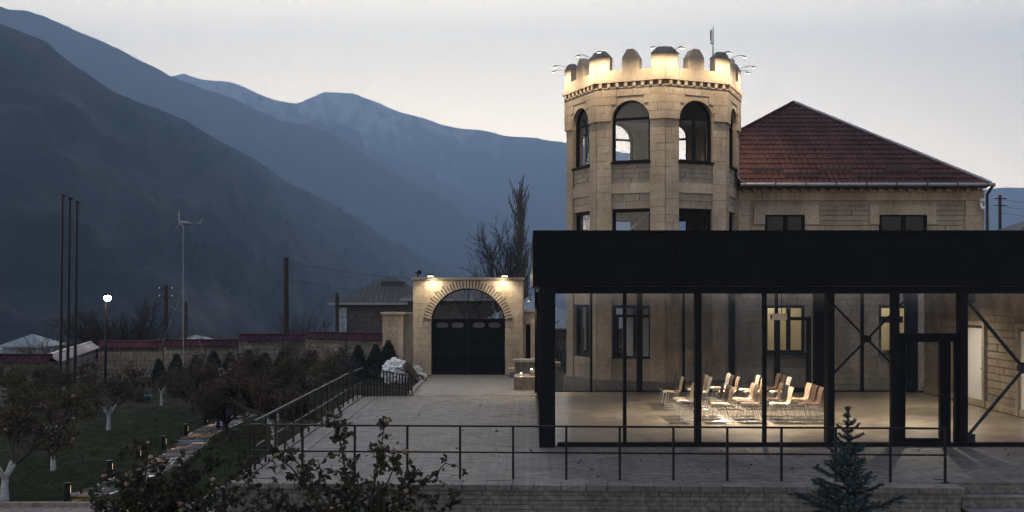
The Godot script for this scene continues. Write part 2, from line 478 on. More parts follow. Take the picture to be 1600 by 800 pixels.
func build_materials() -> void:
	var grain := noise_tex(0.02, Color(0.80, 0.79, 0.77), Color(1, 1, 1), 5, 3)
	var fine := noise_tex(0.09, Color(0.3, 0.3, 0.3), Color(1, 1, 1), 4, 5)
	var coarse := noise_tex(0.012, Color(0.62, 0.61, 0.60), Color(1, 1, 1), 5, 8)
	var scrub := noise_tex(0.015, Color(0.35, 0.36, 0.36), Color(1, 1, 1), 6, 9)
	mat("soil", Color(1, 1, 1), 0.95, 0, scrub, 0.25, fine, 3.0, true)
	mat("slope", Color(1, 1, 1), 1.0, 0, scrub, 0.008, null, 1.0, true)
	var tones := [Color(0.51, 0.42, 0.305), Color(0.485, 0.395, 0.285), Color(0.525, 0.44, 0.33), Color(0.495, 0.41, 0.30), Color(0.465, 0.375, 0.268), Color(0.515, 0.42, 0.308)]
	for i in tones.size():
		stones.append(mat("sandstone_%d" % i, tones[i], 0.85, 0, grain, 0.9, fine, 0.12))
	mat("core", Color(0.36, 0.30, 0.23), 0.9, 0, grain, 0.7, fine, 0.2)
	M.panel = []
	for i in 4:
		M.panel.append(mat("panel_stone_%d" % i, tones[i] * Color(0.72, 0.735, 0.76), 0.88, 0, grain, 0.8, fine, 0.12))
	M.wall = []
	for q in [Color(0.25, 0.222, 0.19), Color(0.215, 0.19, 0.16), Color(0.275, 0.248, 0.216), Color(0.225, 0.21, 0.188), Color(0.20, 0.174, 0.15)]:
		M.wall.append(mat("wall_stone", q, 0.9, 0, coarse, 1.1, fine, 0.6))
	mat("mortar", Color(0.16, 0.15, 0.135), 0.95, 0, fine, 1.0)
	mat("paving", Color(1, 1, 1), 0.62, 0, coarse, 0.7, fine, 0.25, true)
	M.pavers = []
	for q in [Color(0.164, 0.148, 0.131), Color(0.151, 0.137, 0.122), Color(0.176, 0.160, 0.140), Color(0.157, 0.142, 0.125)]:
		M.pavers.append(mat("paver", q, 0.62, 0, coarse, 0.7, fine, 0.25))
	mat("coping", Color(0.23, 0.205, 0.178), 0.85, 0, coarse, 1.6, fine, 0.4)
	mat("flag", Color(0.055, 0.05, 0.043), 0.9, 0, coarse, 1.2, fine, 0.5)
	mat("path_slab", Color(0.23, 0.18, 0.155), 0.85, 0, coarse, 0.8, fine, 0.3)
	mat("black_metal", Color(0.006, 0.0065, 0.008), 0.42, 0.0, noise_tex(0.01, Color(0.85, 0.85, 0.85), Color(1, 1, 1), 3, 4, 256), 0.4)
	mat("iron", Color(0.010, 0.010, 0.011), 0.4)
	mat("dark_mortar", Color(0.05, 0.046, 0.04), 0.95)
	mat("frame", Color(0.008, 0.0085, 0.0095), 0.5)
	mat("blue_steel", Color(0.014, 0.020, 0.027), 0.45)
	mat("steel", Color(0.55, 0.55, 0.55), 0.25, 1.0)
	mat("grey_metal", Color(0.20, 0.20, 0.21), 0.5, 0.4)
	mat("white_paint", Color(0.72, 0.71, 0.69), 0.5)
	mat("limewash", Color(0.46, 0.475, 0.50), 0.9, 0, coarse, 3.0)
	mat("floor", Color(0.36, 0.315, 0.26), 0.30, 0, noise_tex(0.008, Color(0.78, 0.77, 0.75), Color(1, 1, 1), 5, 13), 0.5)
	mat("plaster", Color(0.44, 0.39, 0.335), 0.9, 0, grain, 0.5)
	mat("dim_plaster", Color(0.20, 0.18, 0.155), 0.9)
	mat("room_plaster", Color(0.60, 0.57, 0.48), 0.9)
	mat("roof_red", Color(0.078, 0.037, 0.033), 0.6, 0, noise_tex(0.01, Color(0.75, 0.75, 0.75), Color(1, 1, 1), 4, 17, 256), 0.5)
	mat("cap_red", Color(0.048, 0.018, 0.025), 0.5, 0, noise_tex(0.01, Color(0.7, 0.7, 0.7), Color(1, 1, 1), 4, 18, 256), 0.6)
	mat("guard", Color(0.022, 0.010, 0.009), 0.5)
	mat("slate", Color(0.040, 0.038, 0.038), 0.8, 0, coarse, 0.6)
	mat("tin", Color(0.13, 0.148, 0.162), 0.6, 0.1)
	mat("brown_wall", Color(0.10, 0.082, 0.066), 0.9, 0, coarse, 0.5)
	mat("pale_wall", Color(0.33, 0.37, 0.41), 0.9, 0, coarse, 0.5)
	mat("bark", Color(0.055, 0.044, 0.036), 0.95, 0, coarse, 4.0)
	mat("twig", Color(0.045, 0.037, 0.032), 0.95)
	mat("grey_twig", Color(0.085, 0.07, 0.055), 0.95)
	for q in [["leaf_olive", Color(0.052, 0.045, 0.027)], ["leaf_brown", Color(0.050, 0.037, 0.026)], ["leaf_dark", Color(0.028, 0.031, 0.018)], ["evergreen", Color(0.022, 0.032, 0.020)], ["spruce", Color(0.036, 0.054, 0.058)], ["blade", Color(0.036, 0.048, 0.021)]]:
		var m := mat(q[0], q[1], 0.7)
		m.backlight_enabled = true
		m.backlight = q[1].linear_to_srgb() * 0.5
	mat("apple_green", Color(0.20, 0.19, 0.075), 0.4, 0, coarse, 8.0)
	mat("apple_gold", Color(0.27, 0.175, 0.08), 0.4, 0, coarse, 8.0)
	mat("apple_red", Color(0.20, 0.07, 0.06), 0.4, 0, coarse, 8.0)
	for q in [["ply_oak", Color(0.52, 0.41, 0.30)], ["ply_walnut", Color(0.085, 0.050, 0.034)], ["ply_brown", Color(0.135, 0.088, 0.062)], ["ply_black", Color(0.015, 0.014, 0.014)], ["ply_white", Color(0.66, 0.62, 0.57)]]:
		mat(q[0], q[1], 0.38, 0, grain, 3.0)
	var gl := mat("glass", Color(1, 1, 1), 0.02)
	gl.albedo_color = Color(0.35, 0.37, 0.38, 0.05)
	gl.metallic_specular = 0.6
	gl.transparency = BaseMaterial3D.TRANSPARENCY_ALPHA
	var cg := mat("clear_glass", Color(1, 1, 1), 0.02)
	cg.albedo_color = Color(0.10, 0.12, 0.12, 0.03)
	cg.metallic_specular = 0.08
	cg.transparency = BaseMaterial3D.TRANSPARENCY_ALPHA
	var gd := mat("dark_glass", Color(1, 1, 1), 0.03)
	gd.albedo_color = Color(0.01, 0.011, 0.013, 0.96)
	gd.metallic_specular = 0.3
	gd.transparency = BaseMaterial3D.TRANSPARENCY_ALPHA
	mat("oval", Color(0.033, 0.033, 0.035), 0.5)
	mat("cap_pale", Color(0.22, 0.19, 0.21), 0.4)
	mat("pale_metal", Color(0.17, 0.17, 0.18), 0.5)
	mat("person", Color(1, 1, 1), 0.85, 0, null, 1.0, null, 1.0, true)
	mat("hair", Color(0.02, 0.015, 0.012), 0.7)
	mat("navy_cloth", Color(0.012, 0.016, 0.035), 0.9)
	mat("tarp", Color(0.55, 0.55, 0.56), 0.35)
	mat("sack", Color(0.30, 0.31, 0.29), 0.8)
	mat("wood", Color(0.10, 0.065, 0.042), 0.8, 0, coarse, 2.0)
	mat("rubber", Color(0.02, 0.02, 0.02), 0.8)
	mat("blue_plastic", Color(0.02, 0.06, 0.14), 0.5)
	glow("warm_glow", Color(1.0, 0.80, 0.55), 3.0)
	glow("white_glow", Color(1.0, 0.95, 0.86), 2.5)
	glow("slit_glow", Color(1.0, 0.78, 0.50), 2.2)
	glow("star_glow", Color(1.0, 0.93, 0.82), 40.0)
	for k in ["soil", "slope", "leaf_olive", "leaf_brown", "leaf_dark", "evergreen", "twig", "grey_twig", "bark", "blade", "spruce", "roof_red", "cap_red"]:
		M[k].metallic_specular = 0.12
	M.iron.metallic_specular = 0.3
	for k in ["black_metal", "frame", "blue_steel"]:
		M[k].metallic_specular = 0.16
	# broad stains and weathering over the fine grain
	var stain := noise_tex(0.007, Color(0.78, 0.765, 0.75), Color(1.06, 1.06, 1.06), 6, 33)
	for k in M:
		var many: Array = M[k] if M[k] is Array else [M[k]]
		for m in many:
			if m.resource_name.get_slice("_", 0) in ["sandstone", "panel", "wall", "paver", "coping", "core", "floor", "roof", "plaster", "cap", "brown"]:
				m.detail_enabled = true
				m.detail_blend_mode = BaseMaterial3D.BLEND_MODE_MUL
				m.detail_albedo = stain
				m.detail_uv_layer = BaseMaterial3D.DETAIL_UV_2
				m.uv2_triplanar = true
				m.uv2_world_triplanar = true
				m.uv2_scale = Vector3(0.31, 0.12, 0.31) if m.resource_name.get_slice("_", 0) in ["sandstone", "panel", "wall", "core", "roof", "plaster"] else Vector3.ONE * 0.23
	# unit blocks, chamfered; three that differ a little
	for k in 3:
		blocks.append(chamfered(Vector3.ONE, 0.010 + 0.008 * k))

# ---------------------------------------------------------------- tower
const TOWER := Vector3(4.23, 0, -36.5)
const TR := 2.88
const SIDE := 2.204
const APO := 2.661

func face_xf(k: int) -> Transform3D:  # local x to the right, z outward, origin on the face's middle at y 0; k 0 is the front left face
	var a := deg_to_rad(-22.5 + 45.0 * k + 1.0)
	var b := Basis(Vector3.UP, a)
	return Transform3D(b, b * Vector3(0, 0, APO))

func ring(r_out: float, r_in: float, y0: float, y1: float) -> Geo:  # an octagonal ring; radii are to the corners
	var g := Geo.new()
	for k in 8:
		var a0 := deg_to_rad(45.0 * k + 1.0)
		var a1 := a0 + PI / 4
		var p0 := Vector3(sin(a0), 0, cos(a0))
		var p1 := Vector3(sin(a1), 0, cos(a1))
		var u0 := Vector3(0, y0, 0)
		var u1 := Vector3(0, y1, 0)
		g.quad(p0 * r_out + u0, p1 * r_out + u0, p1 * r_out + u1, p0 * r_out + u1)
		g.quad(p1 * r_in + u0, p0 * r_in + u0, p0 * r_in + u1, p1 * r_in + u1)
		g.quad(p0 * r_out + u1, p1 * r_out + u1, p1 * r_in + u1, p0 * r_in + u1)
		g.quad(p1 * r_out + u0, p0 * r_out + u0, p0 * r_in + u0, p1 * r_in + u0)
	return g

func arch_plate(w: float, r: float, spring: float, top: float, z0: float, z1: float, rise := -1.0) -> Geo:  # the wall over an arch, from the springing up
	var g := Geo.new()
	var hgt := r if rise < 0 else rise
	var n := 20
	for i in n:
		var a0 := PI - PI * i / n
		var a1 := PI - PI * (i + 1) / n
		var p0 := Vector2(cos(a0) * r, spring + sin(a0) * hgt)
		var p1 := Vector2(cos(a1) * r, spring + sin(a1) * hgt)
		g.prism(PackedVector2Array([p0, p1, Vector2(p1.x, top), Vector2(p0.x, top)]), z0, z1)
	for s in [-1, 1]:
		g.box(Vector3(s * (w / 2 + r) / 2, (spring + top) / 2, (z0 + z1) / 2), Vector3(w / 2 - r, top - spring, z1 - z0))
	return g

func arch_frame(r: float, sill: float, spring: float, t: float, z0: float, z1: float) -> Geo:  # a window frame with a round head
	var g := Geo.new()
	var n := 18
	for i in n:
		var a0 := PI * i / n
		var a1 := PI * (i + 1) / n
		var q := []
		for z in [z0, z1]:
			q.append([Vector3(cos(a0) * (r - t), spring + sin(a0) * (r - t), z), Vector3(cos(a0) * r, spring + sin(a0) * r, z), Vector3(cos(a1) * r, spring + sin(a1) * r, z), Vector3(cos(a1) * (r - t), spring + sin(a1) * (r - t), z)])
		g.quad(q[1][0], q[1][1], q[1][2], q[1][3])
		g.quad(q[0][3], q[0][2], q[0][1], q[0][0])
		g.quad(q[0][0], q[1][0], q[1][3], q[0][3])
	for s in [-1, 1]:
		g.box(Vector3(s * (r - t / 2), (sill + spring) / 2, (z0 + z1) / 2), Vector3(t, spring - sill, z1 - z0))
	g.box(Vector3(0, sill + t / 2, (z0 + z1) / 2), Vector3(2 * (r - t) - 0.004, t, z1 - z0))
	return g

func rect_frame(w: float, y0: float, y1: float, t: float, z0: float, z1: float) -> Geo:
	var g := Geo.new()
	var zc := (z0 + z1) / 2
	for s in [-1, 1]:
		g.box(Vector3(s * (w - t) / 2, (y0 + y1) / 2, zc), Vector3(t, y1 - y0, z1 - z0))
		g.box(Vector3(0, (y0 + t / 2) if s < 0 else (y1 - t / 2), zc), Vector3(w - 2 * t - 0.002, t, z1 - z0))
	return g

func flat_pane(w: float, y0: float, y1: float, z: float, head := 0.0) -> Geo:  # one sheet of glass, with a round head if asked
	var g := Geo.new()
	var h := w / 2
	g.quad(Vector3(-h, y0, z), Vector3(h, y0, z), Vector3(h, y1, z), Vector3(-h, y1, z))
	if head > 0:
		for i in 16:
			var a0 := PI * i / 16
			var a1 := PI * (i + 1) / 16
			g.tri(Vector3(0, y1, z), Vector3(cos(a0) * head, y1 + sin(a0) * head, z), Vector3(cos(a1) * head, y1 + sin(a1) * head, z))
	return g

func build_tower() -> void:
	var t := thing("tower", "pale octagonal stone tower with battlements and arched windows rising behind the glass pavilion", "tower", TOWER)
	var half := 0.48
	var win := SIDE - 2 * half
	for k in 8:
		var f := face_xf(k)
		var seen := k in [0, 1, 7, 2]
		var put := func(called: String, g: Geo, m: Material): return obj(called, g, m, t, f)
		# backing of the piers and of the panels between the windows
		var g := Geo.new()
		for s in [-1, 1]:
			g.box(Vector3(s * (SIDE / 2 - half / 2 - 0.03), 4.2, -0.2), Vector3(half - 0.06, 9.2, 0.34))
		for q in [[-0.4, 0.92], [2.62, 3.35], [3.35, 4.3], [5.64, 6.12], [6.12, 6.44], [6.44, 7.06]]:
			g.box(Vector3(0, (q[0] + q[1]) / 2, -0.2), Vector3(win, q[1] - q[0], 0.26))
		if k == 1:
			g.box(Vector3(0, 1.77, -0.2), Vector3(win, 1.7, 0.26))
		put.call("core_wall", g, M.core)
		g = Geo.new()
		g.box(Vector3(0, -0.04, 0.05), Vector3(SIDE + 0.06, 0.6, 0.14))
		put.call("plinth", g, M.coping)
		g = arch_plate(SIDE + 0.05, 0.62, 8.40, 9.42, -0.3, 0.06)
		put.call("arch_wall", g, stones[k % 6])
		# window storeys
		g = arch_frame(0.62, 7.1, 8.47, 0.075, -0.2, -0.1)
		g.box(Vector3(0, 8.47, -0.15), Vector3(1.08, 0.07, 0.09))
		if k in [1, 3, 6]: g.box(Vector3(0.02, 7.8, -0.15), Vector3(0.08, 1.24, 0.09))
		var fr: MeshInstance3D = put.call("window", g, M.frame)
		obj("pane", flat_pane(1.08, 7.17, 8.47, -0.15, 0.54), M.glass if k in [0, 7] else M.clear_glass, fr)
		g = Geo.new()
		g.box(Vector3(0, 7.085, -0.08), Vector3(win + 0.06, 0.05, 0.3))
		put.call("sill", g, M.frame)
		g = rect_frame(win, 4.3, 5.62, 0.075, -0.22, -0.12)
		fr = put.call("window", g, M.frame)
		obj("pane", flat_pane(win - 0.15, 4.38, 5.55, -0.17), M.glass if k in [0, 7] else M.clear_glass, fr)
		if k != 1:
			g = rect_frame(win, 0.94, 2.6, 0.08, -0.22, -0.12)
			if k == 0:
				g.box(Vector3(-0.02, 2.28, -0.17), Vector3(win - 0.17, 0.09, 0.09))
				g.box(Vector3(0.12, 1.6, -0.17), Vector3(0.16, 1.26, 0.09))
				g.box(Vector3(-0.5, 1.6, -0.17), Vector3(0.1, 1.26, 0.08))
			fr = put.call("window", g, M.frame)
			obj("pane", flat_pane(win - 0.16, 1.02, 2.52, -0.18), M.glass, fr)
		# stones: seen faces have blocks
		if seen:
			var o := f.origin + f.basis.x * (-SIDE / 2) + f.basis.z * -0.035
			for s in 2:
				var oo := o + f.basis.x * (s * (SIDE - half)) + Vector3.UP * 4.2
				courses(t, oo, f.basis.x, half, 4.2, 0.247, 0.42, 0.06, stones, [], "block", 0.005)
			courses(t, f * Vector3(-SIDE / 2 - 0.04, 8.40, -0.03), f.basis.x, SIDE + 0.08, 1.02, 0.255, 0.5, 0.115, stones, [Rect2(SIDE / 2 - 0.6, -0.2, 1.28, 0.5), Rect2(SIDE / 2 - 0.565, 0.2, 1.2, 0.3), Rect2(SIDE / 2 - 0.405, 0.45, 0.88, 0.3)], "block", 0.006)
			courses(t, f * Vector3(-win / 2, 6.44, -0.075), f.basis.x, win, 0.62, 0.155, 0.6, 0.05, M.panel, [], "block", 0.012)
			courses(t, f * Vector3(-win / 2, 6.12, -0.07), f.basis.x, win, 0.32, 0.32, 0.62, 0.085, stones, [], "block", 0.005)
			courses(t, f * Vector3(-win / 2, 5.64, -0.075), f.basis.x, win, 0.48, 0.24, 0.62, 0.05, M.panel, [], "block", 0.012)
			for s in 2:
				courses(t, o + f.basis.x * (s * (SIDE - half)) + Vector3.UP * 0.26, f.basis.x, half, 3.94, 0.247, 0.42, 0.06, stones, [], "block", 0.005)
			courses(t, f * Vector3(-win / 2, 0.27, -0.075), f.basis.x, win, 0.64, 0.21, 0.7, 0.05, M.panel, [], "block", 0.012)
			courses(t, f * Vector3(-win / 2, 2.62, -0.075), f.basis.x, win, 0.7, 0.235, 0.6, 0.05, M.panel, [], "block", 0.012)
			if k == 1:
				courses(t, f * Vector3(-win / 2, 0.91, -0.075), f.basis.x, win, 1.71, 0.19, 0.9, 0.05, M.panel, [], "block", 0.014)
			courses(t, f * Vector3(-SIDE / 2 - 0.02, 9.70, 0.0), f.basis.x, SIDE + 0.04, 0.29, 0.29, 0.55, 0.07, stones, [], "parapet_block", 0.005)
		# dentils under the ledge
		for i in 8:
			g = Geo.new()
			g.box(Vector3(-SIDE / 2 + SIDE * (i + 0.5) / 8, 9.525, 0.07), Vector3(0.10, 0.14, 0.11))
			put.call("dentil", g, stones[i % 6])
		# merlon on the middle of each face, gabled
		g = Geo.new()
		g.prism(PackedVector2Array([Vector2(-0.27, 9.98), Vector2(0.27, 9.98), Vector2(0.27, 10.38), Vector2(0.10, 10.63), Vector2(-0.10, 10.63), Vector2(-0.27, 10.38)]), -0.3, 0.06)
		put.call("merlon", g, stones[k % 6])
		# merlon on the corner to the right of this face: two wings and a hipped cap
		var ca := deg_to_rad(45.0 * k + 1.0)
		var cx := Transform3D(Basis(Vector3.UP, ca), Vector3.ZERO)
		g = Geo.new()
		var poly := PackedVector2Array()
		var rr := TR + 0.075
		for q in [[-0.46, 0.0], [0.0, 0.0], [0.46, 0.0], [0.46, 0.3], [0.0, 0.3], [-0.46, 0.3]]:
			var sgn: float = signf(q[0])
			var along: Vector2 = Vector2(sgn * cos(PI / 8), -sin(PI / 8)) * absf(q[0])
			var inward: Vector2 = Vector2(-sgn * sin(PI / 8), -cos(PI / 8)) * q[1]
			if q[0] == 0.0: inward = Vector2(0, -q[1] / cos(PI / 8))
			poly.append(Vector2(0, rr) + along + inward)
		var xf3 := Transform3D(Basis(Vector3.RIGHT, -PI / 2), Vector3(0, 9.98, 0))  # plan: polygon x,y becomes x,-z
		var flip := PackedVector2Array()
		for p in poly: flip.append(Vector2(p.x, -p.y))
		g.prism(flip, 0.0, 0.44, xf3)
		var mer := obj("merlon", g, stones[(k + 2) % 6], t, cx)
		g = Geo.new()
		var small := PackedVector2Array()
		var cen := Vector2(0, -(rr - 0.2))
		var big := PackedVector2Array()
		for p in flip:
			big.append(cen + (p - cen) * 1.07)
			small.append(cen + (p - cen) * 0.55)
		for i in 6:
			var j := (i + 1) % 6
			var a := xf3 * Vector3(big[i].x, big[i].y, 0.442)
			var b := xf3 * Vector3(big[j].x, big[j].y, 0.442)
			var c2 := xf3 * Vector3(small[j].x, small[j].y, 0.66)
			var d2 := xf3 * Vector3(small[i].x, small[i].y, 0.66)
			g_face(g, [a, b, c2, d2], (a + b) * 0.5 - xf3 * Vector3(cen.x, cen.y, 0.3))
		g.prism(small, 0.6, 0.66, xf3)
		obj("merlon_cap", g, M.coping, mer)
	obj("ledge", ring(TR + 0.15, TR - 0.3, 9.60, 9.70), stones[0], t)
	obj("ledge", ring(TR + 0.115, TR - 0.25, 9.42, 9.45), stones[1], t)
	obj("cornice_core", ring(TR + 0.02, TR - 0.3, 9.452, 9.598), M.core, t)
	obj("parapet", ring(TR + 0.0, TR - 0.32, 9.702, 9.975), M.core, t)
	for y in [4.15, 6.95, 9.2]:
		var g := Geo.new()
		g.lathe([Vector2(0.0, y - 0.14), Vector2(APO - 0.37, y - 0.14), Vector2(APO - 0.37, y), Vector2(0.0, y)], Vector3.ZERO, 24)
		obj("floor_slab", g, M.dim_plaster, t)
	# a stair rising inside behind the middle storey window
	for i in 9:
		bx("stair_step", Vector3(-0.9 + 0.22 * i, 4.3 + 0.2 * i, -0.5 - 0.06 * i), Vector3(0.26, 0.06, 0.8), M.white_paint, t)
	var sb := Geo.new()
	sb.bar(Vector3(-1.0, 4.9, -0.05), Vector3(1.0, 6.75, -0.5), 0.04, 0.05)
	obj("stair_rail", sb, M.white_paint, t)
	# white doors seen through the ground floor window
	bx("inner_door", Vector3(-0.9, 1.55, 0.7), Vector3(0.36, 1.9, 0.05), M.white_paint, t, Basis(Vector3.UP, -0.4))
	bx("inner_door", Vector3(-0.25, 1.55, 0.9), Vector3(0.36, 1.9, 0.05), M.white_paint, t, Basis(Vector3.UP, -0.4))
	# lamps on the corner merlons: two arms to a corner, each with a downward floodlight
	var where := {0: "front middle corner", 1: "right front corner", 7: "left front corner", 2: "far right corner", 6: "far left corner"}
	for k in where:
		for s in [-1, 1]:
			var ca := deg_to_rad(45.0 * k + 1.0)
			var side := Vector3(s * cos(PI / 8), 0, -sin(PI / 8))
			var nrm := Vector3(s * sin(PI / 8), 0, cos(PI / 8))
			var b := Basis(Vector3.UP, ca)
			var lamp := thing("floodlight", "curved arm floodlight over the tower's %s battlement, %s one" % [where[k], "left" if s < 0 else "right"], "floodlight", TOWER + b * (Vector3(0, 10.46, TR + 0.075) + side * 0.27), ca, "floodlights on the tower battlements")
			var g := Geo.new()
			var p := []
			for i in 7:
				var q := i / 6.0
				p.append(nrm * (0.01 + 0.51 * q) + Vector3(0, 0.0 + 0.09 * sin(q * 2.4), 0))
			g.tube(p, [0.010, 0.010, 0.010, 0.010, 0.010, 0.010, 0.010], 6)
			obj("arm", g, M.iron, lamp)
			var hb := Basis(side, Vector3.UP, -side.cross(Vector3.UP) if side.cross(Vector3.UP).dot(nrm) < 0 else side.cross(Vector3.UP))
			hb = Basis(nrm.cross(Vector3.UP) * -1.0, Vector3.UP, nrm)
			bx("head", nrm * 0.50 + Vector3(0, 0.03, 0), Vector3(0.14, 0.03, 0.09), M.iron, lamp, hb)
			bx("lamp_glass", nrm * 0.50 + Vector3(0, 0.008, 0), Vector3(0.12, 0.008, 0.07), M.white_glow, lamp, hb)
			spot(lamp, nrm * 0.50 + Vector3(0, -0.005, 0), Vector3(0, -1, 0) - nrm * 0.12, Color(1.0, 0.895, 0.755), 6.4, 82.0, 0.05, 0.9)
	var an := thing("antenna", "thin dark aerial mast standing on the tower roof", "antenna", TOWER + Vector3(1.9, 9.2, 0.6))
	var ag := Geo.new()
	ag.tube([Vector3.ZERO, Vector3(0.02, 2.6, 0)], [0.02, 0.016], 6)
	obj("mast", ag, M.iron, an)
	bx("aerial_rod", Vector3(-0.05, 2.3, 0), Vector3(0.05, 0.36, 0.05), M.iron, an)
	bx("aerial_clamp", Vector3(-0.02, 2.05, 0), Vector3(0.12, 0.04, 0.04), M.iron, an)

# ---------------------------------------------------------------- house
func roof_sheet(a: Vector3, b: Vector3, c: Vector3, x0: float, x1: float) -> Geo:  # pressed tile sheet on the roof triangle a, b (eave ends) and c (top), between two distances along the eave
	var g := Geo.new()
	var u := (b - a).normalized()
	var len := a.distance_to(b)
	var foot := a + u * (c - a).dot(u)
	var fc := (c - a).dot(u)
	var w := (c - foot).normalized()
	var hgt := c.distance_to(foot)
	var nrm := u.cross(w) if u.cross(w).y > 0 else w.cross(u)
	var nx := maxi(2, roundi((x1 - x0) / 0.038))
	var step := 0.37
	var rows := ceili(hgt / step)
	var at := func(x: float, y: float, lift: float) -> Vector3:
		var s := clampf(y / hgt, 0.0, 1.0)
		var xx := clampf(x, fc * s, len - (len - fc) * s)
		return a + u * xx + w * y + nrm * (lift + 0.022 * cos(xx / 0.20 * TAU))
	for i in nx:
		var xa := lerpf(x0, x1, float(i) / nx)
		var xb := lerpf(x0, x1, float(i + 1) / nx)
		for r in rows:
			var y0 := r * step
			var y1 := minf(y0 + step, hgt)
			if xb < fc * y0 / hgt or xa > len - (len - fc) * y0 / hgt: continue
			var drop := -0.035 + 0.012 * cos((xa + 0.1) / 0.20 * TAU)
			var p0: Vector3 = at.call(xa, y0 + drop * (1 if r else 0), 0.045)
			var p1: Vector3 = at.call(xb, y0 + drop * (1 if r else 0), 0.045)
			var p2: Vector3 = at.call(xb, y1, 0.012)
			var p3: Vector3 = at.call(xa, y1, 0.012)
			if (p1 - p0).cross(p3 - p0).dot(nrm) >= 0:
				g.quad(p0, p1, p2, p3)
			else:
				g.quad(p1, p0, p3, p2)
			var q0: Vector3 = at.call(xa, y0 + drop * (1 if r else 0), 0.008)
			var q1: Vector3 = at.call(xb, y0 + drop * (1 if r else 0), 0.008)
			g.quad(q0, q1, p1, p0)
	return g

func lit_room(parent: Node3D, x: float, w: float, y0: float, y1: float, z: float, e: float) -> void:  # a small room behind a window, with its ceiling lamp
	var dpt := 1.9
	var g := Geo.new()
	var t := 0.08
	var yc := (y0 + y1) / 2 + 0.1
	var h := y1 - y0 + 0.9
	g.box(Vector3(x, yc, z - dpt), Vector3(w + 1.2, h, t))
	for s in [-1, 1]:
		g.box(Vector3(x + s * (w + 1.2) / 2, yc, z - dpt / 2), Vector3(t, h, dpt))
		g.box(Vector3(x, yc + s * h / 2, z - dpt / 2), Vector3(w + 1.2, t, dpt))
	obj("room", g, M.room_plaster, parent)
	bx("ceiling_lamp", Vector3(x, yc + h / 2 - 0.09, z - dpt * 0.55), Vector3(0.3, 0.06, 0.3), M.warm_glow, parent)
	omni(parent, Vector3(x, yc + h / 2 - 0.2, z - dpt * 0.55), Color(1.0, 0.93, 0.76), e * 0.8, 0.1)

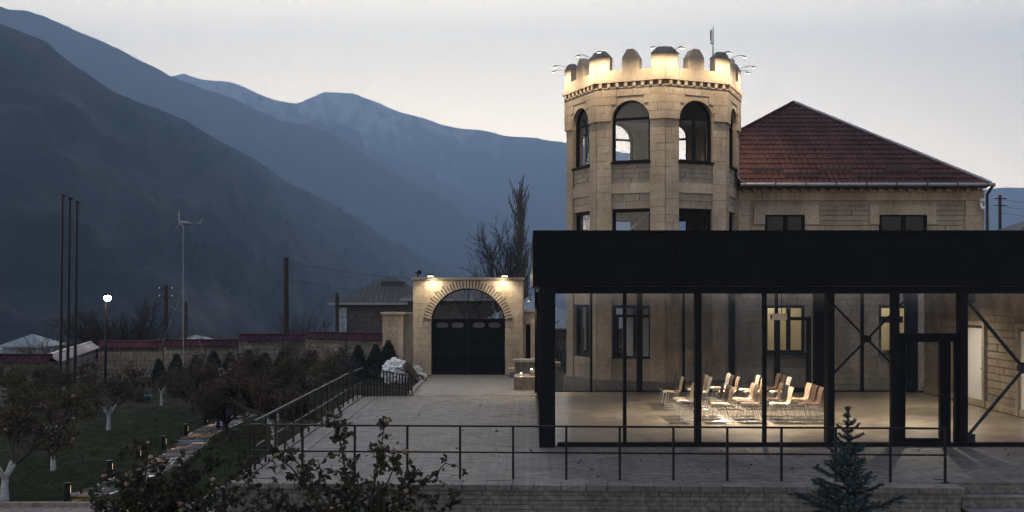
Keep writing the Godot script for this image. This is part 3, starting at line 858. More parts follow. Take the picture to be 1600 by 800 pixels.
func build_house() -> void:
	var h := thing("stone_house", "two storey pale stone house with a dark red hipped tile roof right of the tower", "house", Vector3(0, 0, -36.5))
	var x0 := 6.9
	var x1 := 15.33
	# openings: ground windows and door, upper windows (x, y, w, h)
	var holes := [Rect2(8.00, 1.0, 1.32, 1.58), Rect2(11.82, 1.0, 1.0, 1.58), Rect2(8.0, 4.2, 1.33, 1.46), Rect2(11.83, 4.2, 1.6, 1.46)]
	var g := Geo.new()
	var ys := [-0.4, 1.0, 2.58, 4.2, 5.66, 6.5]
	for i in 5:
		var cuts := [x0]
		for q in holes:
			if absf(q.position.y - ys[i]) < 0.1:
				cuts.append(q.position.x); cuts.append(q.end.x)
		cuts.append(x1)
		for j in range(0, cuts.size(), 2):
			g.box(Vector3((cuts[j] + cuts[j + 1]) / 2, (ys[i] + ys[i + 1]) / 2, -0.2), Vector3(cuts[j + 1] - cuts[j], ys[i + 1] - ys[i], 0.3))
	g.box(Vector3(x1 - 0.15, 3.05, -5.5), Vector3(0.3, 6.9, 10.3))
	g.box(Vector3(x0 + 0.15, 3.05, -5.5), Vector3(0.3, 6.9, 10.3))
	g.box(Vector3((x0 + x1) / 2, 3.05, -10.6), Vector3(x1 - x0, 6.9, 0.3))
	obj("wall", g, M.core, h)
	for y in [3.4, 6.42]:
		bx("floor_slab", Vector3((x0 + x1) / 2, y, -5.4), Vector3(x1 - x0 - 0.7, 0.16, 10.0), M.dim_plaster, h)
	# facing
	var zf := -0.05
	var near := Vector3(0, 0, -36.5)
	var rel := []
	for q in holes: rel.append(Rect2(q.position.x - 7.5, q.position.y - 3.6, q.size.x, q.size.y))
	courses(h, Vector3(x0, 6.1, zf), Vector3.RIGHT, x1 - x0, 0.36, 0.36, 0.8, 0.08, stones, [], "block", 0.007)
	courses(h, Vector3(x0, 3.6, zf), Vector3.RIGHT, 0.6, 2.5, 0.25, 0.5, 0.08, stones, [], "block", 0.007)
	courses(h, Vector3(x1 - 0.62, 3.6, zf), Vector3.RIGHT, 0.62, 2.5, 0.25, 0.5, 0.08, stones, [], "block", 0.007)
	for q in [[7.62, 9.82], [11.5, 13.75]]:  # plain surrounds of the upper windows
		courses(h, Vector3(q[0], 5.3, zf), Vector3.RIGHT, q[1] - q[0], 0.65, 0.325, 0.55, 0.065, stones, [Rect2((8.0 if q[0] < 9 else 11.83) - q[0], -1, 1.33 if q[0] < 9 else 1.6, 1.36)], "block", 0.005)
	var ph := [Rect2(7.62 - 7.5, 5.3 - 3.6, 2.2, 0.65), Rect2(11.5 - 7.5, 5.3 - 3.6, 2.25, 0.65)]
	ph.append_array(rel)
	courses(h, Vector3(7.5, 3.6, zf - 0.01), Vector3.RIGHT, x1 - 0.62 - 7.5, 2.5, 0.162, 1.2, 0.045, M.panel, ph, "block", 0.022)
	rel.clear()
	for q in holes: rel.append(Rect2(q.position.x - x0, q.position.y + 0.25, q.size.x, q.size.y))
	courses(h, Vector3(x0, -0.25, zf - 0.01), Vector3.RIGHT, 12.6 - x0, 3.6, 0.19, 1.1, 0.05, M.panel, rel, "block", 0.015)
	for i in 24:
		bx("dentil", Vector3(7.3 + i * 0.325, 6.44, 0.06), Vector3(0.15, 0.13, 0.12), stones[i % 6], h)
	bx("cornice", Vector3((x0 + x1) / 2, 6.54, 0.05), Vector3(x1 - x0 + 0.1, 0.07, 0.24), stones[1], h)
	# windows
	var n := 0
	for q in holes:
		var wx: float = q.position.x + q.size.x / 2
		var fr := rect_frame(q.size.x, q.position.y, q.end.y, 0.085, -0.12, -0.02)
		fr.box(Vector3(q.size.x * (0.1 if n < 2 else 0.02), (q.position.y + q.end.y) / 2, -0.07), Vector3(0.14, q.size.y - 0.18, 0.08))
		if n < 2: fr.box(Vector3(0, q.position.y - 0.03, 0.02), Vector3(q.size.x + 0.1, 0.06, 0.2))
		var wn := obj("window", fr, M.blue_steel if n < 2 else M.frame, h, Transform3D(Basis(), Vector3(wx, 0, 0)))
		obj("pane", flat_pane(q.size.x - 0.17, q.position.y + 0.085, q.end.y - 0.085, -0.07), M.glass if n < 2 else M.dark_glass, wn)
		if n < 2: lit_room(h, wx, q.size.x, q.position.y, q.end.y, -0.4, 0.95)
		n += 1
	bx("roller_blind", Vector3(12.3, 2.1, -0.45), Vector3(0.95, 0.22, 0.02), M.blue_steel, h)
	# roof: front triangle in sheets, the two sides and the ridge
	var a := Vector3(3.79, 6.61, 0.5)
	var b := Vector3(15.36, 6.61, 0.5)
	var c := Vector3(10.18, 10.25, -5.0)
	var sheets := 10
	for i in sheets - 2:
		var m: StandardMaterial3D = M.roof_red.duplicate()
		m.albedo_color = (Color(0.078, 0.037, 0.033) * R(0.88, 1.1)).linear_to_srgb()
		obj("roof_sheet", roof_sheet(a, b, c, 3.2 + 8.37 * i / (sheets - 2), 3.2 + 8.37 * (i + 1) / (sheets - 2)), m, h)
	var c2 := Vector3(10.18, 10.25, -11.0)
	g = Geo.new()
	var hip := a.lerp(c, (7.0 - 3.79) / 6.39)
	var far := Vector3(7.0, hip.y, -14.0)
	g.quad(hip, c, c2, far)
	g.quad(b, b + Vector3(0, 0, -17), c2, c)
	g.tri(Vector3(7.0, 6.61, -16.5), c2, b + Vector3(0, 0, -17))
	g.tri(Vector3(7.0, 6.61, -16.5), far, c2)
	g.quad(Vector3(7.0, 6.55, 0.5), Vector3(7.0, 6.55, -16.5), b + Vector3(0, -0.06, -17), b + Vector3(0, -0.06, 0))
	obj("roof", g, M.roof_red, h)
	for q in [[hip, c], [b, c], [c, c2]]:
		g = Geo.new()
		g.tube([q[0] + Vector3(0, 0.05, 0), q[1] + Vector3(0, 0.05, 0)], [0.055, 0.055], 8)
		obj("ridge_cap", g, M.grey_metal if q[0] == b else M.roof_red, h)
	g = Geo.new()
	g.tube([Vector3(7.05, 6.58, 0.6), Vector3(15.45, 6.58, 0.6)], [0.065, 0.065], 10)
	var gut := obj("gutter", g, M.grey_metal, h)
	for i in 9:
		bx("gutter_bracket", Vector3(7.2 + i * 1.0, 6.58, 0.6), Vector3(0.03, 0.16, 0.16), M.guard, gut)
	g = Geo.new()
	g.tube([Vector3(15.42, 6.55, 0.5), Vector3(15.40, 6.3, 0.12), Vector3(15.40, 0, 0.12)], [0.05, 0.05, 0.05], 8)
	obj("downpipe", g, M.guard, h)
	g = Geo.new()
	g.tube([Vector3(6.95, 7.2, 0.3), Vector3(7.0, 6.8, 0.5), Vector3(7.12, 6.62, 0.6)], [0.06, 0.06, 0.06], 8)
	obj("downpipe", g, M.guard, h)
	for q in [[7.54, 7.1], [8.64, 6.85], [9.85, 7.1], [10.93, 6.85], [12.1, 7.1], [13.2, 6.85]]:
		var zz: float = 0.5 - (q[1] - 6.61) / 3.64 * 5.5
		bx("snow_guard", Vector3(q[0] + 0.55, q[1] + 0.07, zz + 0.03), Vector3(1.1, 0.10, 0.05), M.guard, h)
	var cam := thing("security_camera", "pair of white dome cameras high on the right corner of the stone house", "camera", Vector3(15.2, 5.9, -36.38))
	bx("bracket", Vector3(0, 0.1, -0.01), Vector3(0.08, 0.34, 0.06), M.white_paint, cam)
	for y in [0.22, -0.04]:
		g = Geo.new()
		g.lathe([Vector2(0.0, -0.08), Vector2(0.05, -0.07), Vector2(0.07, -0.03), Vector2(0.07, 0.03), Vector2(0.0, 0.035)], Vector3(0.02, y, 0.08), 12)
		obj("dome", g, M.white_paint, cam)

func build_wing() -> void:  # the wing that closes the pavilion on the right: its wall runs towards the camera
	var w := thing("house_wing", "long plastered and coursed stone wall of the wing closing the pavilion on the right", "building", Vector3(12.02, 0, -27.3))
	bx("wall", Vector3(0.2, 1.65, 0), Vector3(0.3, 3.7, 11.4), M.core, w)
	bx("plaster_band", Vector3(0.035, 2.77, 0), Vector3(0.05, 0.66, 11.3), M.plaster, w)
	bx("skirting", Vector3(-0.01, 0.09, 0), Vector3(0.05, 0.18, 11.3), stones[0], w)
	var doors := [-1.85, 1.4]
	var cut := []
	for z in doors: cut.append(Rect2(5.65 + z - 0.72, -0.2, 1.45, 2.3))
	# the facing looks to -x
	courses(w, Vector3(0.06, 0.18, -5.65), Vector3(0, 0, 1), 11.3, 2.26, 0.19, 1.2, 0.05, M.panel, cut, "block", 0.028)
	for z in doors:
		for s in [-1, 1]:
			bx("pilaster", Vector3(0.0, 1.13, z + s * 0.65), Vector3(0.14, 2.26, 0.13), M.plaster, w)
		bx("lintel", Vector3(0.0, 2.2, z), Vector3(0.14, 0.12, 1.17), M.plaster, w)
		var dr := bx("door", Vector3(0.03, 1.03, z), Vector3(0.05, 2.06, 1.15), M.white_paint, w)
		bx("door_panel", Vector3(0.0, 1.03, z), Vector3(0.02, 1.7, 0.8), M.white_paint, dr)
		bx("handle", Vector3(-0.03, 1.02, z + 0.5), Vector3(0.04, 0.03, 0.1), M.iron, dr)
	bx("end_wall", Vector3(1.9, 1.65, 5.6), Vector3(3.6, 3.7, 0.3), M.core, w)
	bx("roof_slab", Vector3(1.9, 3.35, -0.1), Vector3(3.6, 0.2, 11.2), M.core, w)

# ---------------------------------------------------------------- pavilion
const PX0 := 0.25
const PX1 := 12.0
const PZ0 := -21.3
const PZ1 := -32.9

func upright(parent: Node3D, called: String, x: float, z: float, w: float, d: float, y0 := 0.0, y1 := 3.13, m: Material = null) -> void:
	bx(called, Vector3(x, (y0 + y1) / 2, z), Vector3(w, y1 - y0, d), m if m else M.frame, parent)

func build_pavilion() -> void:
	var p := thing("glass_pavilion", "flat roofed black steel and glass pavilion with a deep black fascia", "pavilion")
	# fascia panels all round, the roof deck and ceiling inside them
	var fx0 := 0.12
	var fx1 := 12.6
	var zf := -21.15
	var zb := -33.1
	var n := 9
	for i in n:
		var a := lerpf(fx0, fx1, float(i) / n)
		var b := lerpf(fx0, fx1, float(i + 1) / n)
		bx("fascia_panel", Vector3((a + b) / 2, 3.66, zf - 0.03), Vector3(b - a - 0.004, 1.05, 0.06), M.black_metal, p)
		bx("fascia_panel", Vector3((a + b) / 2, 3.66, zb + 0.03), Vector3(b - a - 0.004, 1.05, 0.06), M.black_metal, p)
		bx("fascia_cap", Vector3((a + b) / 2, 4.205, zf - 0.1), Vector3(b - a - 0.004, 0.03, 0.24), M.black_metal, p)
	for i in 9:
		var a := lerpf(zf - 0.065, zb + 0.065, i / 9.0)
		var b := lerpf(zf - 0.065, zb + 0.065, (i + 1) / 9.0)
		bx("fascia_panel", Vector3(fx0 + 0.03, 3.66, (a + b) / 2), Vector3(0.06, 1.05, absf(b - a) - 0.008), M.black_metal, p)
	bx("roof_deck", Vector3((fx0 + fx1) / 2, 3.78, -27.12), Vector3(fx1 - fx0 - 0.14, 0.2, 11.8), M.black_metal, p)
	bx("soffit", Vector3((fx0 + fx1) / 2, 3.15, -27.12), Vector3(fx1 - fx0 - 0.14, 0.03, 11.8), M.plaster, p)
	bx("head_beam", Vector3(6.2, 3.06, PZ0), Vector3(11.9, 0.14, 0.16), M.frame, p)
	bx("head_beam", Vector3(6.2, 3.08, PZ1), Vector3(11.6, 0.10, 0.16), M.frame, p)
	bx("head_beam", Vector3(PX0 + 0.1, 3.08, -27.1), Vector3(0.16, 0.10, 11.3), M.frame, p)
	bx("sill", Vector3(6.4, 0.04, PZ0), Vector3(11.6, 0.08, 0.14), M.frame, p)
	bx("sill", Vector3(6.2, 0.025, PZ1), Vector3(11.6, 0.05, 0.12), M.frame, p)
	bx("sill", Vector3(PX0 + 0.1, 0.03, -27.1), Vector3(0.12, 0.06, 11.2), M.frame, p)
	# corner post, columns and mullions
	upright(p, "corner_post", PX0 + 0.15, PZ0 + 0.02, 0.31, 0.3, 0.0, 3.13)
	upright(p, "corner_post", PX0 + 0.1, PZ1, 0.22, 0.22)
	for q in [[1.917, 0.065, 0.14], [3.345, 0.12, 0.22], [4.65, 0.065, 0.14], [5.93, 0.13, 0.24], [7.2, 0.15, 0.14], [8.52, 0.15, 0.22], [10.0, 0.065, 0.14]]:
		upright(p, "mullion", q[0], PZ0, q[1], q[2], 0.08, 2.99)
	upright(p, "column", 6.04, PZ0 - 0.45, 0.16, 0.16, 0.0, 3.13, M.black_metal)
	upright(p, "column", 11.0, PZ0 - 0.1, 0.16, 0.2)
	for q in [[1.95, 0.07], [4.74, 0.07], [7.55, 0.08], [10.14, 0.08]]:
		upright(p, "mullion", q[0], PZ1, q[1], 0.12, 0.05, 3.03)
	for q in [3.405, 6.19, 8.84, 11.6]:
		upright(p, "column", q, PZ1 + 0.05, 0.16 if q < 8 else 0.34, 0.24, 0.0, 3.13, M.black_metal)
	for i in 8:
		upright(p, "mullion", PX0 + 0.1, PZ0 - 1.4 * (i + 1) + 0.1, 0.10, 0.06, 0.06, 3.03)
	# panes
	var fm := [0.56, 1.917, 3.345, 4.65, 5.93, 7.2, 8.52, 10.0, 11.95]
	for i in fm.size() - 1:
		var g := Geo.new()
		var y0 := 0.08
		if i == 5: y0 = 2.2
		g.quad(Vector3(fm[i] + 0.03, y0, PZ0), Vector3(fm[i + 1] - 0.03, y0, PZ0), Vector3(fm[i + 1] - 0.03, 2.99, PZ0), Vector3(fm[i] + 0.03, 2.99, PZ0))
		obj("pane", g, M.glass, p)
	var bm := [0.4, 1.95, 3.405, 4.74, 6.19, 7.55, 8.84, 10.14, 11.9]
	for i in bm.size() - 1:
		var g := Geo.new()
		g.quad(Vector3(bm[i] + 0.03, 0.05, PZ1), Vector3(bm[i + 1] - 0.03, 0.05, PZ1), Vector3(bm[i + 1] - 0.03, 3.03, PZ1), Vector3(bm[i] + 0.03, 3.03, PZ1))
		obj("pane", g, M.glass, p)
	for i in 8:
		var z := PZ0 - 1.4 * i - (0.15 if i == 0 else -0.1)
		var z2 := PZ0 - 1.4 * (i + 1) + 0.07
		var g := Geo.new()
		g.quad(Vector3(PX0 + 0.1, 0.06, z2), Vector3(PX0 + 0.1, 0.06, z), Vector3(PX0 + 0.1, 3.03, z), Vector3(PX0 + 0.1, 3.03, z2))
		obj("pane", g, M.glass, p)
	# front door with a narrow side light
	var fr := Geo.new()
	fr.box(Vector3(7.86, 2.13, PZ0), Vector3(1.17, 0.17, 0.13))
	fr.box(Vector3(7.335, 1.03, PZ0), Vector3(0.12, 2.04, 0.12))
	fr.box(Vector3(8.18, 1.03, PZ0), Vector3(0.20, 2.04, 0.12))
	fr.box(Vector3(8.41, 1.03, PZ0), Vector3(0.08, 2.04, 0.12))
	fr.box(Vector3(7.74, 0.12, PZ0), Vector3(0.69, 0.09, 0.10))
	var dr := obj("door", fr, M.black_metal, p)
	for q in [[7.395, 8.08], [8.28, 8.37]]:
		var g := Geo.new()
		g.quad(Vector3(q[0], 0.16, PZ0), Vector3(q[1], 0.16, PZ0), Vector3(q[1], 2.045, PZ0), Vector3(q[0], 2.045, PZ0))
		obj("pane", g, M.glass, dr)
	var hg := Geo.new()
	hg.tube([Vector3(8.12, 1.02, PZ0 + 0.06), Vector3(8.12, 1.02, PZ0 + 0.12), Vector3(7.98, 1.02, PZ0 + 0.12)], [0.014, 0.014, 0.014], 6)
	obj("handle", hg, M.iron, dr)
	# back door
	var bd := Geo.new()
	bd.box(Vector3(7.55, 1.1, PZ1 + 0.09), Vector3(0.17, 2.2, 0.08))
	bd.box(Vector3(8.5, 1.1, PZ1 + 0.09), Vector3(0.14, 2.2, 0.08))
	bd.box(Vector3(8.02, 2.23, PZ1 + 0.09), Vector3(1.1, 0.1, 0.08))
	bd.box(Vector3(8.02, 0.1, PZ1 + 0.09), Vector3(0.8, 0.1, 0.06))
	var bdo := obj("door", bd, M.blue_steel, p)
	hg = Geo.new()
	hg.tube([Vector3(8.46, 1.05, PZ1 + 0.14), Vector3(8.46, 1.05, PZ1 + 0.18), Vector3(8.34, 1.05, PZ1 + 0.18)], [0.014, 0.014, 0.014], 6)
	obj("handle", hg, M.iron, bdo)
	# wind bracing: a cross at the back and one in the last front bay, with gusset plates
	for q in [[8.9, 11.5, PZ1 + 0.28, 0.30, 2.96], [8.6, 10.95, PZ0 - 0.12, 0.12, 2.93]]:
		var xa: float = q[0]
		var xb: float = q[1]
		var z: float = q[2]
		for s in 2:
			var g := Geo.new()
			var a := Vector3(xa, q[3] if s else q[4], z + 0.045 * s)
			var b := Vector3(xb, q[4] if s else q[3], z + 0.045 * s)
			g.tube([a, b], [0.034, 0.034], 8)
			var br := obj("brace", g, M.blue_steel, p)
			for e in 2:
				var at := a if e == 0 else b
				bx("gusset", Vector3(at.x + (0.09 if e == 0 else -0.09), clampf(at.y, 0.14, 2.9), z + 0.02), Vector3(0.26, 0.18, 0.016), M.blue_steel, br)
		var hub := Geo.new()
		hub.tube([Vector3((xa + xb) / 2, (q[3] + q[4]) / 2, z - 0.05), Vector3((xa + xb) / 2, (q[3] + q[4]) / 2, z + 0.1)], [0.11, 0.11], 12)
		obj("brace_hub", hub, M.blue_steel, p)
	# floor of large polished slabs
	var fl := Geo.new()
	fl.box(Vector3(6.1, -0.06, -27.1), Vector3(11.6, 0.12, 11.6))
	var floor_ := struct("floor", fl, M.mortar, "polished warm grey stone floor inside the pavilion")
	var tm := []
	for i in 4:
		var m: StandardMaterial3D = M.floor.duplicate()
		m.albedo_color = (Color(0.36, 0.315, 0.26) * R(0.95, 1.04)).linear_to_srgb()
		tm.append(m)
	for i in 9:
		for j in 9:
			piece(floor_, "floor_slab", blocks[0], tm[rng.randi() % 4], Transform3D(Basis().scaled(Vector3(1.276, 0.02, 1.276)), Vector3(0.95 + 1.28 * i, 0.006, -22.0 - 1.28 * j)))
	# recessed ceiling lamps
	var lamps := [[5.3, -25.3, 56.0, 62.0], [5.4, -28.5, 40.0, 62.0], [8.9, -24.8, 22.0, 74.0], [10.4, -28.8, 12.0, 76.0], [2.0, -26.6, 8.0, 70.0]]
	var names := ["over the front block of chairs", "over the back block of chairs", "nearest the front door", "nearest the cross braced back bay", "over the empty floor at the left"]
	for i in lamps.size():
		var q = lamps[i]
		var l := thing("downlight", "small round ceiling downlight inside the pavilion, %s" % names[i], "downlight", Vector3(q[0], 3.12, q[1]), 0.0, "downlights in the pavilion ceiling")
		var g := Geo.new()
		g.tube([Vector3(0, 0.01, 0), Vector3(0, -0.02, 0)], [0.07, 0.07], 14)
		obj("rim", g, M.white_paint, l)
		g = Geo.new()
		g.tube([Vector3(0, -0.021, 0), Vector3(0, -0.026, 0)], [0.05, 0.05], 14)
		obj("lamp_disc", g, M.warm_glow, l)
		spot(l, Vector3(0, -0.03, 0), Vector3(0.02, -1, 0.05), Color(1.0, 0.94, 0.845), q[2], q[3], 0.03, 1.0)
	var pr := thing("projector", "white ceiling projector hanging from two thin rods inside the pavilion", "projector", Vector3(6.15, 2.42, -26.6))
	bx("body", Vector3(0, 0, 0), Vector3(0.36, 0.15, 0.3), M.white_paint, pr)
	bx("lens_plate", Vector3(-0.185, 0, 0.05), Vector3(0.012, 0.09, 0.1), M.iron, pr)
	for s in [-1, 1]:
		var g := Geo.new()
		g.tube([Vector3(s * 0.08, 0.07, 0), Vector3(s * 0.08, 0.70, 0)], [0.012, 0.012], 6)
		obj("hanger_rod", g, M.iron, pr)
	var wl := thing("wall_lamp", "little box lamp at the left rear corner of the black pavilion", "wall lamp", Vector3(0.08, 2.78, -32.7))
	bx("body", Vector3(0.02, 0.1, 0), Vector3(0.07, 0.22, 0.12), M.grey_metal, wl)
	bx("lamp_glass", Vector3(-0.02, -0.02, 0), Vector3(0.06, 0.012, 0.1), M.white_glow, wl)
	spot(wl, Vector3(-0.02, -0.035, 0), Vector3(-0.25, -1, -0.15), Color(1.0, 0.85, 0.62), 8.0, 64.0)

func chair_mesh() -> Array:
	# the shell: one bent sheet, seat and back; it faces -x
	var prof := [Vector2(-0.235, 0.425), Vector2(-0.22, 0.447), Vector2(-0.16, 0.456), Vector2(-0.05, 0.447), Vector2(0.06, 0.436), Vector2(0.12, 0.437), Vector2(0.165, 0.455), Vector2(0.190, 0.50), Vector2(0.203, 0.56), Vector2(0.213, 0.64), Vector2(0.229, 0.72), Vector2(0.252, 0.79), Vector2(0.268, 0.825)]
	var half := [0.185, 0.2, 0.21, 0.213, 0.208, 0.195, 0.178, 0.168, 0.172, 0.19, 0.2, 0.195, 0.165]
	var g := Geo.new()
	var cols := 6
	var n := prof.size()
	var top := []
	var bot := []
	for i in n:
		var t: Vector2 = (prof[mini(i + 1, n - 1)] - prof[maxi(i - 1, 0)]).normalized()
		var nr := Vector2(-t.y, t.x)
		var ra := []
		var rb := []
		for k in cols + 1:
			var q := 2.0 * k / cols - 1.0
			var dish := (q * q - 0.5) * 0.018 * (1.0 if i > 1 else 0.3)
			var a: Vector2 = prof[i] + nr * (0.006 + dish)
			var b: Vector2 = prof[i] + nr * (-0.006 + dish)
			ra.append(Vector3(a.x, a.y, q * half[i]))
			rb.append(Vector3(b.x, b.y, q * half[i]))
		top.append(ra)
		bot.append(rb)
	for i in n - 1:
		for k in cols:
			g.quad(top[i][k], top[i][k + 1], top[i + 1][k + 1], top[i + 1][k])
			g.quad(bot[i][k + 1], bot[i][k], bot[i + 1][k], bot[i + 1][k + 1])
		g.quad(bot[i][0], top[i][0], top[i + 1][0], bot[i + 1][0])
		g.quad(top[i][cols], bot[i][cols], bot[i + 1][cols], top[i + 1][cols])
	for k in cols:
		g.quad(bot[0][k], bot[0][k + 1], top[0][k + 1], top[0][k])
		g.quad(top[n - 1][k], top[n - 1][k + 1], bot[n - 1][k + 1], bot[n - 1][k])
	var f := []
	for s in [-1, 1]:
		var q := Geo.new()
		var r := 0.0065
		var pts := [Vector3(0.02, 0.43, s * 0.10), Vector3(-0.10, 0.43, s * 0.16), Vector3(-0.125, 0.41, s * 0.165), Vector3(-0.20, 0.03, s * 0.205), Vector3(-0.195, 0.012, s * 0.205), Vector3(-0.17, 0.008, s * 0.205), Vector3(0.20, 0.008, s * 0.205), Vector3(0.225, 0.012, s * 0.205), Vector3(0.225, 0.03, s * 0.205), Vector3(0.115, 0.405, s * 0.165), Vector3(0.09, 0.425, s * 0.16), Vector3(0.02, 0.43, s * 0.10)]
		var rr := []
		for i in pts.size(): rr.append(r)
		q.tube(pts, rr, 6)
		f.append(q.mesh())
	var cr := Geo.new()
	cr.tube([Vector3(0.02, 0.428, -0.11), Vector3(0.02, 0.428, 0.11)], [0.008, 0.008], 6)
	return [g.mesh(), f[0], f[1], cr.mesh()]

func build_chairs() -> void:
	var m := chair_mesh()
	var looks := {"o": ["light oak", M.ply_oak], "w": ["white", M.ply_white], "k": ["black", M.ply_black], "d": ["dark walnut", M.ply_walnut], "b": ["mid brown", M.ply_brown]}
	var rows := ["kkookd", "oowdob", "wdoobb", "kwodko", "bdwodb"]  # in each row: far, middle and near chair of the back block, then of the front block
	rows = ["kkoowk", "dowkdo", "wdoobb", "kwobko", "bdwodb"]
	var dep := [29.2, 28.6, 28.0, 26.1, 25.55, 25.0]
	var xs := [3.78, 4.48, 5.18, 5.86, 6.53]
	var rn := ["first", "second", "third", "fourth", "last"]
	var sn := ["farthest in the back block", "middle of the back block", "nearest in the back block", "farthest in the front block", "middle of the front block", "nearest in the front block"]
	var proto := {}
	for i in 5:
		for j in 6:
			var key: String = rows[i][j]
			var lab := "%s plywood chair, %s, %s row from the left" % [looks[key][0], sn[j], rn[i]]
			var c: Node3D
			if not proto.has(key):
				c = thing("chair", lab, "chair")
				obj("shell", m[0], looks[key][1], c)
				obj("leg_frame", m[1], M.steel, c)
				obj("leg_frame", m[2], M.steel, c)
				obj("cross_bar", m[3], M.steel, c)
				proto[key] = c
			else:
				c = proto[key].duplicate()
				c.name = numbered(self, "chair")
				add_child(c, true)
				tag(c, lab, "chair")
			c.set_meta("group", "chairs set out in rows inside the pavilion")
			c.position = Vector3(xs[i] + R(-0.02, 0.02), 0.018, -dep[j] + R(-0.02, 0.02))
			c.rotation.y = R(-0.05, 0.05)

# ---------------------------------------------------------------- terrace, drive, steps, railings
func slab_poly(poly: PackedVector2Array, y0: float, y1: float) -> Geo:  # plan polygon in x, depth
	var g := Geo.new()
	g.prism(poly, y0, y1, Transform3D(Basis(Vector3.RIGHT, -PI / 2), Vector3.ZERO))
	return g

func terrace_left(d: float) -> float:
	return -4.74 - (d - 17.2) * 0.0145

func terrace_front(x: float) -> float:
	return 17.2 - (x + 4.74) * 0.042

func paver_field(parent: Node3D, x0: float, x1: float, d0: float, d1: float, inside: Callable, height: Callable) -> void:
	var l := 0.30
	var w := 0.15
	var d := d0
	var r := 0
	while d < d1:
		var x := x0 - (0.5 * l if r % 2 else 0.0)
		while x < x1:
			var cx := x + l / 2
			var cd := d + w / 2
			if inside.call(cx, cd):
				var b := Basis(Vector3.RIGHT, R(-0.03, 0.03)) * Basis(Vector3.BACK, R(-0.01, 0.01)) * Basis(Vector3.UP, R(-0.01, 0.01))
				piece(parent, "paver", blocks[0], M.pavers[rng.randi() % 4], Transform3D(b.scaled_local(Vector3(l - 0.006, 0.05, w - 0.006)), Vector3(cx, height.call(cx, cd) - 0.025 + R(-0.002, 0.002), -cd)))
			x += l
		d += w
		r += 1

